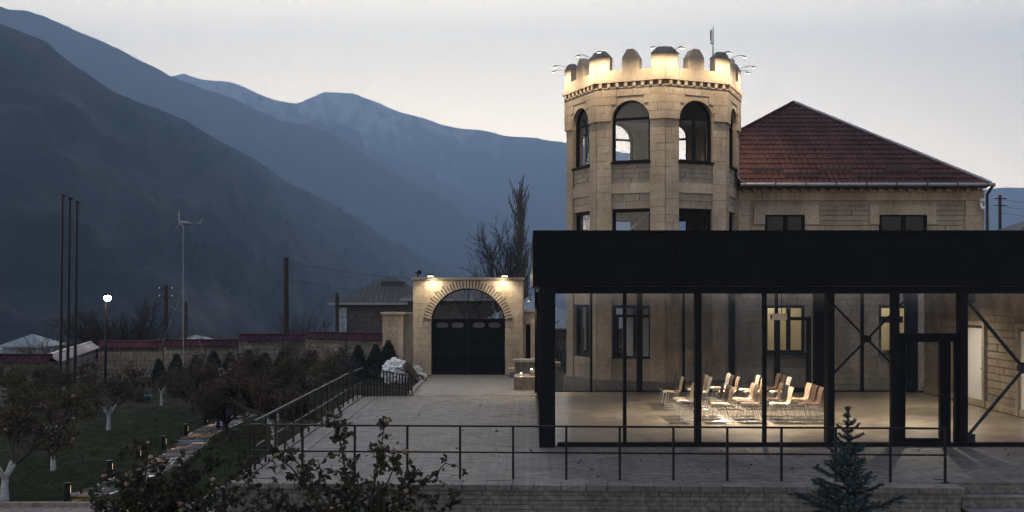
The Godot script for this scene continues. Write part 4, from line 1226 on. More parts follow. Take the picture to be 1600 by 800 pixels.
func build_terrace() -> void:
	var poly := PackedVector2Array([Vector2(-4.7, 17.26), Vector2(6.66, 16.8), Vector2(6.66, 17.24), Vector2(13.0, 17.24), Vector2(13.0, 33.2), Vector2(0.4, 33.2), Vector2(0.4, 31.7), Vector2(-4.93, 31.7)])
	var t := struct("terrace", slab_poly(poly, -1.2, -0.045), M.mortar, "raised stone paved terrace in front of the glass pavilion")
	var in_terrace := func(x, d): return d > (terrace_front(x) + 0.36 if x < 6.66 else 17.62) and d < 31.75 and x > terrace_left(d) + 0.46 and x < 12.8 and not (x > 0.36 and d > 21.45)
	paver_field(t, -5.0, 12.6, 17.0, 31.7, in_terrace, func(_x, _d): return 0.0)
	# coping stones along the front and left edges
	var u := Vector3(cos(0.042), 0, sin(0.042))
	var x := -4.78
	while x < 6.4:
		var l := R(0.30, 0.42)
		var b := Basis(Vector3.UP, -0.042)
		piece(t, "coping_stone", blocks[rng.randi() % 3], [M.coping, M.pavers[0], M.pavers[2]][rng.randi() % 3], Transform3D(b.scaled_local(Vector3(l - 0.008, 0.09, 0.40)), Vector3(x + l / 2, -0.035, -terrace_front(x + l / 2) - 0.14)))
		x += l
	x = 6.7
	while x < 12.6:
		piece(t, "coping_stone", blocks[rng.randi() % 3], M.pavers[rng.randi() % 4], Transform3D(Basis().scaled(Vector3(0.89, 0.1, 0.40)), Vector3(x + 0.45, -0.045, -17.4)))
		x += 0.9
	var d := 17.6
	while d < 31.4:
		for s in 2:  # a flat kerb and a slightly higher edge stone
			piece(t, "edge_stone", blocks[rng.randi() % 3], [M.coping, M.pavers[1]][s], Transform3D(Basis(Vector3.UP, 0.0145).scaled_local(Vector3(0.22 + 0.16 * s, 0.11, 0.596)), Vector3(terrace_left(d) + 0.12 + 0.30 * s, -0.04 + 0.03 * (1 - s), -d - 0.3)))
		d += 0.6
	# retaining wall in front and on the left
	var w := thing("retaining_wall", "low grey brick retaining wall below the terrace railing", "wall", Vector3(-4.74, -1.2, -17.2))
	var bs := Basis(Vector3.UP, -0.042)
	bx("core_wall", bs * Vector3(5.7, 0.55, -0.16), Vector3(11.36, 1.1, 0.2), M.mortar, w, bs)
	bx("core_wall", Vector3(-0.03, 0.55, -7.2), Vector3(0.2, 1.1, 14.3), M.mortar, w, Basis(Vector3.UP, 0.0145))
	var brick_at := bs * Vector3(0, 0.02, -0.05)
	courses(w, brick_at, u, 11.41, 1.1, 0.0735, 0.2, 0.09, M.wall, [], "brick", 0.006, 300, 0.4)
	courses(w, Vector3(-0.10, 0.02, -14.2), Vector3(0, 0, 1), 14.15, 1.1, 0.0735, 0.25, 0.08, M.wall, [], "side_brick", 0.006, 60, 0.4)
	# steps down at the right
	var st := thing("stone_steps", "broad stone steps going down at the right end of the terrace", "steps", Vector3(6.72, 0, -17.2))
	for i in 6:
		for k in 5:
			var m: Material = M.pavers[rng.randi() % 4]
			obj("tread", blocks[k % 3], m, st, Transform3D(Basis().scaled(Vector3(1.19, 0.06, 0.36)), Vector3(0.6 + 1.2 * k, -0.19 - 0.16 * i, 0.17 + 0.33 * i)))
			obj("riser", blocks[k % 3], M.coping, st, Transform3D(Basis().scaled(Vector3(1.19, 0.105, 0.06)), Vector3(0.6 + 1.2 * k, -0.105 - 0.16 * i + (0.0 if i else 0.005), 0.02 + 0.33 * i)))
	# drive down to the gate
	var dp := Geo.new()
	var hd := func(_x, q): return lerpf(0.0, -0.27, smoothstep(31.7, 42.0, q))
	for i in 12:
		var q0 := 31.7 + i * 1.0
		var q1 := q0 + 1.0
		var l0 := -3.34 - (q0 - 31.7) * 0.05
		var l1 := -3.34 - (q1 - 31.7) * 0.05
		dp.quad(Vector3(l0, hd.call(0, q0) - 0.045, -q0), Vector3(0.9, hd.call(0, q0) - 0.045, -q0), Vector3(0.9, hd.call(0, q1) - 0.045, -q1), Vector3(l1, hd.call(0, q1) - 0.045, -q1))
	var drive := struct("drive", dp, M.mortar, "paved drive running from the terrace down to the arched gate")
	paver_field(drive, -4.2, 0.9, 31.8, 43.4, func(px, pd): return px > -3.3 - (pd - 31.7) * 0.05 and px < 0.85, hd)
	d = 31.8
	while d < 42.6:
		piece(drive, "kerb_stone", blocks[1], M.coping, Transform3D(Basis(Vector3.UP, 0.05).scaled_local(Vector3(0.14, 0.2, 0.78)), Vector3(-3.42 - (d + 0.4 - 31.7) * 0.05, hd.call(0, d + 0.4) - 0.05, -d - 0.4)))
		d += 0.8
	# garden path in front of the lawn, and the flagged path between the trees
	var fp := slab_poly(PackedVector2Array([Vector2(-34, 17.4), Vector2(-4.9, 17.4), Vector2(-4.9, 20.3), Vector2(-34, 20.3)]), -1.2, -0.985)
	var front := struct("path", fp, M.path_slab, "smooth pinkish path along the bottom of the lawn")
	x = -22.0
	while x < -6.0:
		piece(front, "kerb_stone", blocks[0], M.path_slab, Transform3D(Basis().scaled(Vector3(0.79, 0.12, 0.16)), Vector3(x + 0.4, -0.97, -20.35)))
		x += 0.8
	var k := slab_poly(PackedVector2Array([Vector2(-5.95, 20.4), Vector2(-4.85, 20.4), Vector2(-5.0, 29.0), Vector2(-5.95, 29.0)]), -1.2, -0.93)
	var side := struct("side_path", k, M.pavers[2], "pale paved strip beside the left wall of the terrace")
	for i in 10:
		piece(side, "kerb_stone", blocks[1], M.coping, Transform3D(Basis().scaled(Vector3(0.14, 0.16, 0.8)), Vector3(-5.97, -0.9, -20.7 - 0.83 * i)))
	var gp := Geo.new()
	for i in 44:
		var a := 21.6 + i * 0.42
		var b := a + 0.42
		gp.quad(Vector3(path_x(a) - 0.36, ground_y(path_x(a), a) + 0.004, -a), Vector3(path_x(a) + 0.36, ground_y(path_x(a), a) + 0.008, -a), Vector3(path_x(b) + 0.42, ground_y(path_x(b), b) + 0.008, -b), Vector3(path_x(b) - 0.42, ground_y(path_x(b), b) + 0.008, -b))
	var flag := struct("garden_path", gp, M.soil, "narrow flagged garden path between the low bollard lights")
	d = 21.3
	while d < 39.5:
		var l := R(0.32, 0.5)
		var s := R(-0.12, 0.12)
		for q in [[-0.36 + R(-0.06, 0.06), s], [s + 0.05, 0.36 + R(-0.06, 0.06)]]:
			var wdt: float = q[1] - q[0]
			var cx: float = path_x(d) + (q[0] + q[1]) / 2
			piece(flag, "flagstone", blocks[rng.randi() % 3], [M.flag, M.flag, M.wall[4]][rng.randi() % 3], Transform3D((Basis(Vector3.UP, R(-0.12, 0.12)) * Basis(Vector3.RIGHT, R(-0.02, 0.02))).scaled_local(Vector3(wdt, 0.05, l - R(0.05, 0.12))), Vector3(cx, ground_y(cx, d) + 0.006, -d - l / 2)))
		d += l

func path_x(d: float) -> float:
	return -8.45 - (d - 21.0) * 0.055 + 0.22 * sin(d * 0.55)

func railing(called: String, label: String, pts: Array, h: float, foot: float, mid := true, bars := 0.0) -> void:  # posts at the points, a top and a middle rail
	var r := thing(called, label, "railing", pts[0])
	var o: Vector3 = pts[0]
	for q in pts:
		bx("post", q - o + Vector3(0, (h + foot) / 2, 0), Vector3(0.036, h - foot, 0.036), M.iron, r)
	for y in ([h, h * 0.5] if mid else [h]):
		var g := Geo.new()
		for i in pts.size() - 1:
			g.bar(pts[i] - o + Vector3(0, y, 0), pts[i + 1] - o + Vector3(0, y, 0), 0.042 if y == h else 0.03, 0.030 if y == h else 0.026)
		obj("rail", g, M.iron, r)

func build_railings() -> void:
	var pts := []
	for i in 14:
		var q := i / 13.0
		pts.append(Vector3(lerpf(-4.50, 6.63, q), 0.01, -lerpf(17.72, 17.24, q)))
	railing("railing", "long black railing along the front edge of the terrace", pts, 0.845, -0.05)
	pts = []
	for i in 14:
		var q := i / 13.0
		pts.append(Vector3(lerpf(-4.55, -4.76, q), 0.01, -lerpf(18.2, 29.0, q)))
	railing("railing", "black railing running back along the left edge of the terrace above the lawn", pts, 0.845, -0.05)
	pts = [Vector3(-4.74, 0.01, -29.7), Vector3(-4.73, 0.01, -30.4), Vector3(-4.70, 0.01, -31.1)]
	railing("railing", "short black corner railing at the far left end of the terrace", pts, 0.845, -0.05)
	pts = []
	for i in 16:
		var q := i / 15.0
		pts.append(Vector3(lerpf(-4.66, -3.38, q), lerpf(0.0, -0.28, q), -lerpf(31.25, 32.0, q)))
	railing("railing", "black railing with close upright bars sloping down behind the terrace", pts, 0.845, -0.35)

# ---------------------------------------------------------------- gateway and walls
func build_gateway() -> void:
	var gz := -43.2
	var t := thing("gateway", "pale stone gateway with a round arch of radiating stones, lit from above", "gateway", Vector3(-2.33, -0.25, gz))
	var w := 4.38   # local x from the middle of the gate
	var x0 := -2.19
	var x1 := 2.19
	var half := 1.475
	var spring := 2.26
	var rise := 1.19
	var top := 3.83
	var rad := (half * half + rise * rise) / (2 * rise)
	var cy := spring + rise - rad
	var g := Geo.new()
	for s in [-1, 1]:
		g.box(Vector3(s * (half + 2.19) / 2, spring / 2, -0.25), Vector3(2.19 - half, spring, 0.44))
	var n := 24
	for i in n:
		var xa := lerpf(-half, half, float(i) / n)
		var xb := lerpf(-half, half, float(i + 1) / n)
		g.prism(PackedVector2Array([Vector2(xa, cy + sqrt(maxf(0, rad * rad - xa * xa))), Vector2(xb, cy + sqrt(maxf(0, rad * rad - xb * xb))), Vector2(xb, top - 0.06), Vector2(xa, top - 0.06)]), -0.47, -0.03)
	for s in [-1, 1]:
		g.box(Vector3(s * (half + 2.19) / 2, (spring + top - 0.06) / 2, -0.25), Vector3(2.19 - half, top - 0.06 - spring, 0.44))
	obj("core_wall", g, M.core, t)
	for k in 5:
		bx("cap_stone", Vector3(-1.8 + 0.9 * k, top, -0.22), Vector3(0.896, 0.09, 0.62), stones[k], t)
	var holes := [Rect2(2.19 - half, -1, 2 * half, spring + 1)]
	for i in 12:  # free the ring of radiating stones as well
		var y := spring - 0.1 + i * 0.13
		var ro := rad + 0.27
		var q := ro * ro - pow(y + 0.065 - cy, 2)
		if q > 0: holes.append(Rect2(2.19 - sqrt(q), y, 2 * sqrt(q), 0.13))
	courses(t, Vector3(-2.19, 0, -0.055), Vector3.RIGHT, w, top - 0.06, 0.235, 0.48, 0.06, stones, holes, "block", 0.008)
	courses(t, Vector3(2.16, 0, -0.02), Vector3(0, 0, -1), 0.46, top - 0.06, 0.235, 0.46, 0.05, stones, [], "block", 0.008)
	# voussoirs in dark mortar
	g = Geo.new()
	for i in 36:
		var aa := lerpf(-1.32, 1.32, i / 36.0)
		var ab := lerpf(-1.32, 1.32, (i + 1) / 36.0)
		g.prism(PackedVector2Array([Vector2(sin(ab) * (rad + 0.004), cos(ab) * (rad + 0.004)), Vector2(sin(ab) * (rad + 0.29), cos(ab) * (rad + 0.29)), Vector2(sin(aa) * (rad + 0.29), cos(aa) * (rad + 0.29)), Vector2(sin(aa) * (rad + 0.004), cos(aa) * (rad + 0.004))]), -0.028, 0.012, Transform3D(Basis(), Vector3(0, cy, 0)))
	obj("mortar_ring", g, M.dark_mortar, t)
	var a0 := asin(half / rad) + 0.03
	var nv := 37
	for i in nv:
		var a := lerpf(-a0, a0, (i + 0.5) / nv)
		var wd := rad * 2 * a0 / nv
		var vs := Geo.new()
		var r0 := rad - 0.005
		var r1 := rad + 0.30 + R(-0.01, 0.01)
		var k := 0.5 * (wd - 0.034)
		var ko := k * 1.16
		var dp := 0.085 + R(-0.006, 0.006)
		vs.prism(PackedVector2Array([Vector2(-k, r0), Vector2(k, r0), Vector2(ko, r1), Vector2(-ko, r1)]), -0.06, dp)
		obj("voussoir", vs, stones[rng.randi() % 6], t, Transform3D(Basis(Vector3.BACK, -a), Vector3(0, cy, 0)))
	# the metal gate: two leaves, scrolls in the arch
	var m := thing("metal_gate", "black double leaf metal gate with oval cut plates and scrollwork in the arch", "gate", Vector3(-2.33, -0.25, gz - 0.28))
	for s in [-1, 1]:
		var fr := Geo.new()
		for y in [0.05, 0.78, 1.42, 2.2]:
			fr.box(Vector3(s * 0.735, y, 0.03), Vector3(1.42, 0.07, 0.06))
		for x in [0.03, 1.43]:
			fr.box(Vector3(s * x, 1.12, 0.035), Vector3(0.05, 2.2, 0.07))
		var leaf := obj("leaf", fr, M.black_metal, m)
		bx("sheet", Vector3(s * 0.735, 1.1, 0.0), Vector3(1.38, 2.14, 0.02), M.black_metal, leaf)
		for x in [0.42, 1.05]:
			var ov := Geo.new()
			var pl := PackedVector2Array()
			for i in 24:
				var q := TAU * i / 24
				pl.append(Vector2(signf(cos(q)) * pow(absf(cos(q)), 0.75) * 0.24, signf(sin(q)) * pow(absf(sin(q)), 0.8) * 0.105))
			ov.prism(pl, 0.0, 0.025, Transform3D(Basis(), Vector3(s * x, 1.97, 0.01)))
			obj("oval_plate", ov, M.oval, leaf)
		for k in 4:
			var sc := Geo.new()
			var pp := []
			var rr := []
			var cx := 0.22 + 0.33 * (k % 3)
			var cyy := 2.55 + (0.3 if k == 3 else 0.0) - 0.05 * (k % 3)
			var sz := 0.17
			if k == 3: cx = 0.35
			for i in 26:
				var q := i / 25.0
				var an := 0.6 + q * 8.6
				pp.append(Vector3(s * (cx + cos(an) * sz * (1.05 - 0.8 * q)), cyy + sin(an) * sz * (1.05 - 0.8 * q), 0.03))
				rr.append(0.011)
			sc.tube(pp, rr, 5)
			obj("scroll", sc, M.black_metal, m)
	var ar := Geo.new()
	var ap := []
	var rr2 := []
	for i in 25:
		var a := lerpf(-asin(half / rad), asin(half / rad), i / 24.0)
		ap.append(Vector3(sin(a) * (rad - 0.035), cy + cos(a) * (rad - 0.035), 0.03))
		rr2.append(0.028)
	ar.tube(ap, rr2, 6)
	obj("arch_bar", ar, M.black_metal, m)
	ar = Geo.new()
	ar.tube([Vector3(0, 2.2, 0.03), Vector3(0, 3.42, 0.03)], [0.018, 0.018], 6)
	for s in [-1, 1]:
		var pp := []
		var rr := []
		for i in 14:
			var q := i / 13.0
			pp.append(Vector3(s * (0.1 + 1.05 * q), 2.24 + 0.85 * sin(q * 2.6), 0.03))
			rr.append(0.012)
		ar.tube(pp, rr, 5)
	obj("arch_stem", ar, M.black_metal, m)
	for s in [-1, 1]:
		var l := thing("floodlight", "small white floodlight on top of the gateway, %s of its arch" % ("left" if s < 0 else "right"), "floodlight", Vector3(-2.33 + s * 1.46, 3.62, gz + 0.22), 0.0, "floodlights on the gateway")
		bx("bracket", Vector3(0, 0.03, -0.12), Vector3(0.05, 0.04, 0.34), M.iron, l)
		bx("head", Vector3(0, 0.075, 0.06), Vector3(0.26, 0.06, 0.18), M.iron, l, Basis(Vector3.RIGHT, -0.25))
		bx("lamp_glass", Vector3(0, 0.038, 0.075), Vector3(0.23, 0.014, 0.15), M.white_glow, l, Basis(Vector3.RIGHT, -0.25))
		spot(l, Vector3(0, 0.02, 0.08), Vector3(-s * 0.18, -1, -0.12), Color(1.0, 0.945, 0.83), 3.4, 82.0, 0.1, 0.8)
		spot(l, Vector3(0, 0.02, 0.10), Vector3(0, -0.8, 0.6), Color(1.0, 0.945, 0.83), 3.2, 84.0, 0.1, 1.0)
	var sp := thing("horn_speaker", "small dark horn on a stub post on the left end of the gateway", "speaker", Vector3(-4.35, 3.62, gz - 0.2))
	g = Geo.new()
	g.tube([Vector3.ZERO, Vector3(0, 0.16, 0)], [0.03, 0.03], 6)
	obj("stub", g, M.iron, sp)
	g = Geo.new()
	g.tube([Vector3(-0.08, 0.2, -0.05), Vector3(0.0, 0.2, 0.05), Vector3(0.09, 0.2, 0.16)], [0.04, 0.06, 0.10], 10)
	obj("horn", g, M.iron, sp)
	# flanking walls
	var l := thing("flank_wall", "lower pale stone wall with a flat cap left of the gateway", "wall", Vector3(-5.75, -0.9, gz - 0.1))
	bx("core_wall", Vector3(0.42, 1.5, -0.25), Vector3(0.84, 3.1, 0.4), M.core, l)
	bx("core_wall", Vector3(1.05, 1.5, -0.55), Vector3(0.44, 3.1, 0.3), M.core, l)
	bx("cap_stone", Vector3(0.42, 3.1, -0.2), Vector3(0.96, 0.08, 0.6), stones[2], l)
	bx("cap_stone", Vector3(1.08, 3.08, -0.5), Vector3(0.36, 0.08, 0.5), stones[0], l)
	courses(l, Vector3(0, 0, -0.055), Vector3.RIGHT, 0.84, 3.05, 0.235, 0.46, 0.06, stones, [], "block", 0.008)
	courses(l, Vector3(0.84, 0, -0.41), Vector3.RIGHT, 0.42, 3.05, 0.235, 0.46, 0.05, stones, [], "block", 0.008)
	var r := thing("flank_wall", "lower pale stone wall with a narrow dark arched opening right of the gateway", "wall", Vector3(-0.12, -0.35, gz - 0.15))
	g = Geo.new()
	g.box(Vector3(0.045, 1.3, -0.2), Vector3(0.08, 2.6, 0.35))
	g.box(Vector3(0.72, 1.3, -0.2), Vector3(0.9, 2.6, 0.35))
	g.box(Vector3(0.18, 2.35, -0.2), Vector3(0.19, 0.5, 0.35))
	obj("core_wall", g, M.core, r)
	bx("cap_stone", Vector3(0.58, 2.64, -0.2), Vector3(1.25, 0.08, 0.55), stones[1], r)
	courses(r, Vector3(0.0, 0, -0.055), Vector3.RIGHT, 1.17, 2.6, 0.235, 0.46, 0.06, stones, [Rect2(0.085, -1, 0.19, 3.1)], "block", 0.008)
	bx("wicket_door", Vector3(0.18, 1.05, -0.2), Vector3(0.19, 2.1, 0.05), M.black_metal, r)
	var rg := Geo.new()
	rg.prism(PackedVector2Array([Vector2(-0.02, 2.0), Vector2(0.38, 2.0), Vector2(0.18, 2.28)]), -0.1, 0.0, Transform3D(Basis(), Vector3(0, 0, -0.2)))
	# stair and low wall beside the pavilion, with its two step lights
	var st := thing("side_stair", "warm lit low stone cheek wall and steps beside the pavilion's back corner", "steps", Vector3(-0.40, -0.2, -34.2))
	g = Geo.new()
	g.box(Vector3(0.5, 0.26, -0.7), Vector3(1.0, 0.6, 1.4))
	obj("cheek_wall", g, M.pavers[2], st)
	for i in 3:
		bx("step", Vector3(0.75 + 0.24 * i, 0.62 + 0.14 * i, -1.0), Vector3(0.5, 0.14, 0.8), M.pavers[i], st)
	var lw := thing("low_wall", "low grey stone wall with a pale cap beyond the lit side steps", "wall", Vector3(-0.42, -0.3, -38.6))
	bx("wall_body", Vector3(0.7, 0.42, -0.2), Vector3(1.4, 0.86, 0.35), M.core, lw)
	courses(lw, Vector3(0, 0, -0.03), Vector3.RIGHT, 1.4, 0.84, 0.14, 0.5, 0.05, M.wall, [], "block", 0.01)
	bx("cap_stone", Vector3(0.7, 0.9, -0.2), Vector3(1.5, 0.1, 0.5), stones[2], lw)
	for q in [[0.22, 0.42, "left"], [0.56, 0.56, "right"]]:
		var sl := thing("step_light", "tiny round step light glowing by the pavilion corner, the %s of two" % q[2], "light", Vector3(-0.40 + q[0], q[1] - 0.02, -34.85), 0.0, "step lights by the pavilion")
		bx("body", Vector3(0, 0.03, 0), Vector3(0.08, 0.05, 0.1), M.grey_metal, sl)
		bx("lamp_glass", Vector3(0, 0.03, 0.053), Vector3(0.05, 0.03, 0.006), M.white_glow, sl)
		omni(sl, Vector3(0, 0.04, 0.12), Color(1, 0.85, 0.62), 0.05, 0.03)
	var sb := thing("stone_block", "small loose stone block by the right foot of the gateway", "stone", Vector3(-0.45, -0.27, -42.3))
	obj("slab", blocks[2], stones[2], sb, Transform3D(Basis().scaled(Vector3(0.55, 0.16, 0.4)), Vector3(0, 0.28, 0)))
	obj("foot", blocks[1], M.wall[0], sb, Transform3D(Basis().scaled(Vector3(0.42, 0.2, 0.3)), Vector3(0, 0.1, 0)))

func tiled_wall(label: String, a: Vector3, b: Vector3, h: float, depth := 1.6, cover := "cap_red", most := 300) -> void:  # a and b are the foot corners of the face, the wall runs level
	var t := thing("boundary_wall", label, "wall", a)
	var v := b - a
	var len := Vector2(v.x, v.z).length()
	var u := Vector3(v.x, 0, v.z) / len
	var nrm := u.cross(Vector3.UP)
	var bs := Basis(u, Vector3.UP, nrm)
	bx("core_wall", u * len / 2 + Vector3(0, (h - depth) / 2, 0) - nrm * 0.18, Vector3(len, h + depth, 0.3), M.mortar, t, bs)
	courses(t, nrm * -0.05, u, len, h, 0.205, 0.42, 0.08, M.wall, [], "block", 0.02, most, 0.35)
	# cap: two slopes of ribbed sheet
	var n := maxi(1, roundi(len / 1.15))
	for i in n:
		var g := Geo.new()
		var l := len / n
		for s in [-1, 1]:
			var p0 := Vector3(0, h - 0.03, s * 0.36 - 0.18)
			var p1 := Vector3(0, h + 0.23, -0.18)
			var q := Vector3(l - 0.006, 0, 0)
			if s > 0: g.quad(p0, p0 + q, p1 + q, p1)
			else: g.quad(p0 + q, p0, p1, p1 + q)
			for k in 5:
				g.tube([p0 + Vector3((k + 0.5) * l / 5, 0.0, 0), p1 + Vector3((k + 0.5) * l / 5, 0.0, 0)], [0.028, 0.028], 6)
		g.tube([Vector3(0, h + 0.235, -0.18), Vector3(l - 0.004, h + 0.235, -0.18)], [0.05, 0.05], 8)
		obj("cap_sheet", g, M[cover], t, Transform3D(bs, u * (l * i)))

func build_walls() -> void:
	var hh := 1.6
	tiled_wall("lower red capped stone wall at the left edge behind the orchard", Vector3(-22.0, -1.0, -38.0), Vector3(-16.65, -1.0, -38.0), hh)
	tiled_wall("stone wall section turning back towards the mountain with a pale sloping cap", Vector3(-16.6, -1.0, -38.2), Vector3(-19.15, -1.0, -48.3), hh, 1.6, "cap_pale")
	tiled_wall("red capped stone wall behind the street lamp and bare tree", Vector3(-19.1, -1.0, -48.5), Vector3(-16.2, -1.0, -48.5), hh)
	tiled_wall("red capped stone wall behind the wind turbine mast", Vector3(-16.15, -1.0, -48.4), Vector3(-12.85, -1.0, -48.4), hh + 0.07)
	tiled_wall("red capped stone wall one step higher, below the tall utility pole", Vector3(-12.8, -1.0, -48.3), Vector3(-9.7, -1.0, -48.3), hh + 0.32)
	tiled_wall("highest red capped stone wall section reaching the gateway", Vector3(-9.65, -1.0, -47.5), Vector3(-5.9, -1.0, -45.5), hh + 0.45)
	tiled_wall("red capped stone wall seen through the pavilion's left panes", Vector3(1.2, -0.6, -47.0), Vector3(7.0, -0.6, -47.0), 1.75)

func hip_house(called: String, label: String, at: Vector3, w: float, d: float, eave: float, ridge: float, wall: Material, roof: Material, windows: int, turn := 0.0, foot := 3.0) -> Node3D:
	var t := thing(called, label, "house", at, turn)
	bx("wall", Vector3(0, (eave - foot) / 2, 0), Vector3(w, eave + foot, d), wall, t)
	var g := Geo.new()
	var ew := w / 2 + 0.4
	var ed := d / 2 + 0.4
	var rx := maxf(0.1, w / 2 - d / 2)
	var A := Vector3(-ew, eave, ed)
	var B := Vector3(ew, eave, ed)
	var C := Vector3(ew, eave, -ed)
	var D := Vector3(-ew, eave, -ed)
	var E := Vector3(-rx, ridge, 0)
	var F := Vector3(rx, ridge, 0)
	g.quad(A, B, F, E)
	g.tri(B, C, F)
	g.quad(C, D, E, F)
	g.tri(D, A, E)
	g.quad(A, D, C, B)
	var rf := obj("roof", g, roof, t)
	var rib := Geo.new()
	var n := int(2 * ew / 0.3)
	for i in n:
		var x := lerpf(-ew, ew, (i + 0.5) / n)
		var s := 1.0 if absf(x) <= rx else (ew - absf(x)) / (ew - rx)
		rib.bar(Vector3(x, eave + 0.02, ed), Vector3(x, lerpf(eave, ridge, s) + 0.02, lerpf(ed, 0, s)), 0.05, 0.04)
	obj("roof_ribs", rib, roof, rf)
	var fa := Geo.new()
	fa.bar(A + Vector3(0, -0.05, 0), B + Vector3(0, -0.05, 0), 0.05, 0.14)
	obj("fascia", fa, M.grey_metal, rf)
	for i in windows:
		var x := lerpf(-w / 2, w / 2, (i + 0.5) / windows)
		var fr := obj("window", rect_frame(0.9, 0.9, 2.0, 0.08, -0.02, 0.04), M.white_paint, t, Transform3D(Basis(), Vector3(x, 0, d / 2)))
		obj("pane", flat_pane(0.74, 0.98, 1.92, 0.012), M.dark_glass, fr)
	return t

func build_neighbours() -> void:
	var a := hip_house("neighbour_house", "dark roofed neighbouring house behind the left shoulder of the gateway", Vector3(-9.4, -0.6, -75), 6.6, 6.0, 2.95, 4.75, M.brown_wall, M.slate, 0)
	bx("blue_wall_panel", Vector3(-2.9, 1.35, 3.03), Vector3(0.8, 2.6, 0.06), M.pale_wall, a)
	bx("upper_gable", Vector3(0.3, 4.1, 0.6), Vector3(1.6, 0.6, 1.2), M.slate, a)
	hip_house("village_house", "little pale house with a tin roof beyond the left wall, beside the bare tree", Vector3(-44.5, -3.2, -98), 3.6, 3.6, 1.5, 2.5, M.pale_wall, M.tin, 0)
	hip_house("village_house", "low house with a bright tin roof at the far left edge", Vector3(-47.5, -3.4, -98), 4.5, 4.0, 0.6, 1.7, M.pale_wall, M.tin, 0)
	hip_house("village_house", "low pale shed beyond the wall near the wind turbine", Vector3(-29.8, -3.0, -98), 3.4, 3.0, 1.6, 2.2, M.pale_wall, M.tin, 1)
	hip_house("village_house", "brown walled house with a tin roof seen through the arch of the gate", Vector3(-4.2, -0.9, -62), 4.6, 5.0, 3.6, 4.45, M.brown_wall, M.slate, 1)
	hip_house("village_house", "pale tin roofed shed seen through the arch of the gate", Vector3(0.3, -0.8, -56), 4.4, 4.0, 2.4, 3.6, M.pale_wall, M.tin, 1)
	hip_house("village_house", "shed with a blue grey corrugated roof seen through the pavilion's left pane", Vector3(4.0, -0.6, -55), 5.0, 5.0, 1.9, 3.4, M.brown_wall, M.tin, 0)
	hip_house("village_house", "dark ribbed roof of a house beyond the right corner of the stone house", Vector3(37.5, 2.0, -78), 10, 9, 4.6, 6.6, M.brown_wall, M.slate, 2)

func pole(label: String, at: Vector3, h: float, arms := true) -> void:
	var p := thing("utility_pole", label, "pole", at, 0.0, "utility poles beyond the walls")
	var g := Geo.new()
	g.tube([Vector3(0, -3, 0), Vector3(0, h, 0)], [0.16, 0.11], 8)
	obj("shaft", g, M.bark, p)
	if arms:
		for y in [0.25, 0.75]:
			bx("cross_arm", Vector3(0, h - y, 0.1), Vector3(0.9, 0.07, 0.07), M.bark, p)
			for s in [-1, 1]:
				var q := Geo.new()
				q.lathe([Vector2(0, 0), Vector2(0.04, 0.01), Vector2(0.045, 0.08), Vector2(0.0, 0.12)], Vector3(s * 0.4, h - y + 0.03, 0.1), 8)
				obj("insulator", q, M.white_paint, p)

func wire(label: String, a: Vector3, b: Vector3, sag: float, r := 0.012) -> void:
	var g := Geo.new()
	var p := []
	var rr := []
	for i in 17:
		var q := i / 16.0
		p.append(a.lerp(b, q) - Vector3(0, 4 * sag * q * (1 - q), 0))
		rr.append(r)
	g.tube(p, rr, 4)
	var o := obj("overhead_wire", g, M.iron)
	tag(o, label, "wire", "overhead wires")

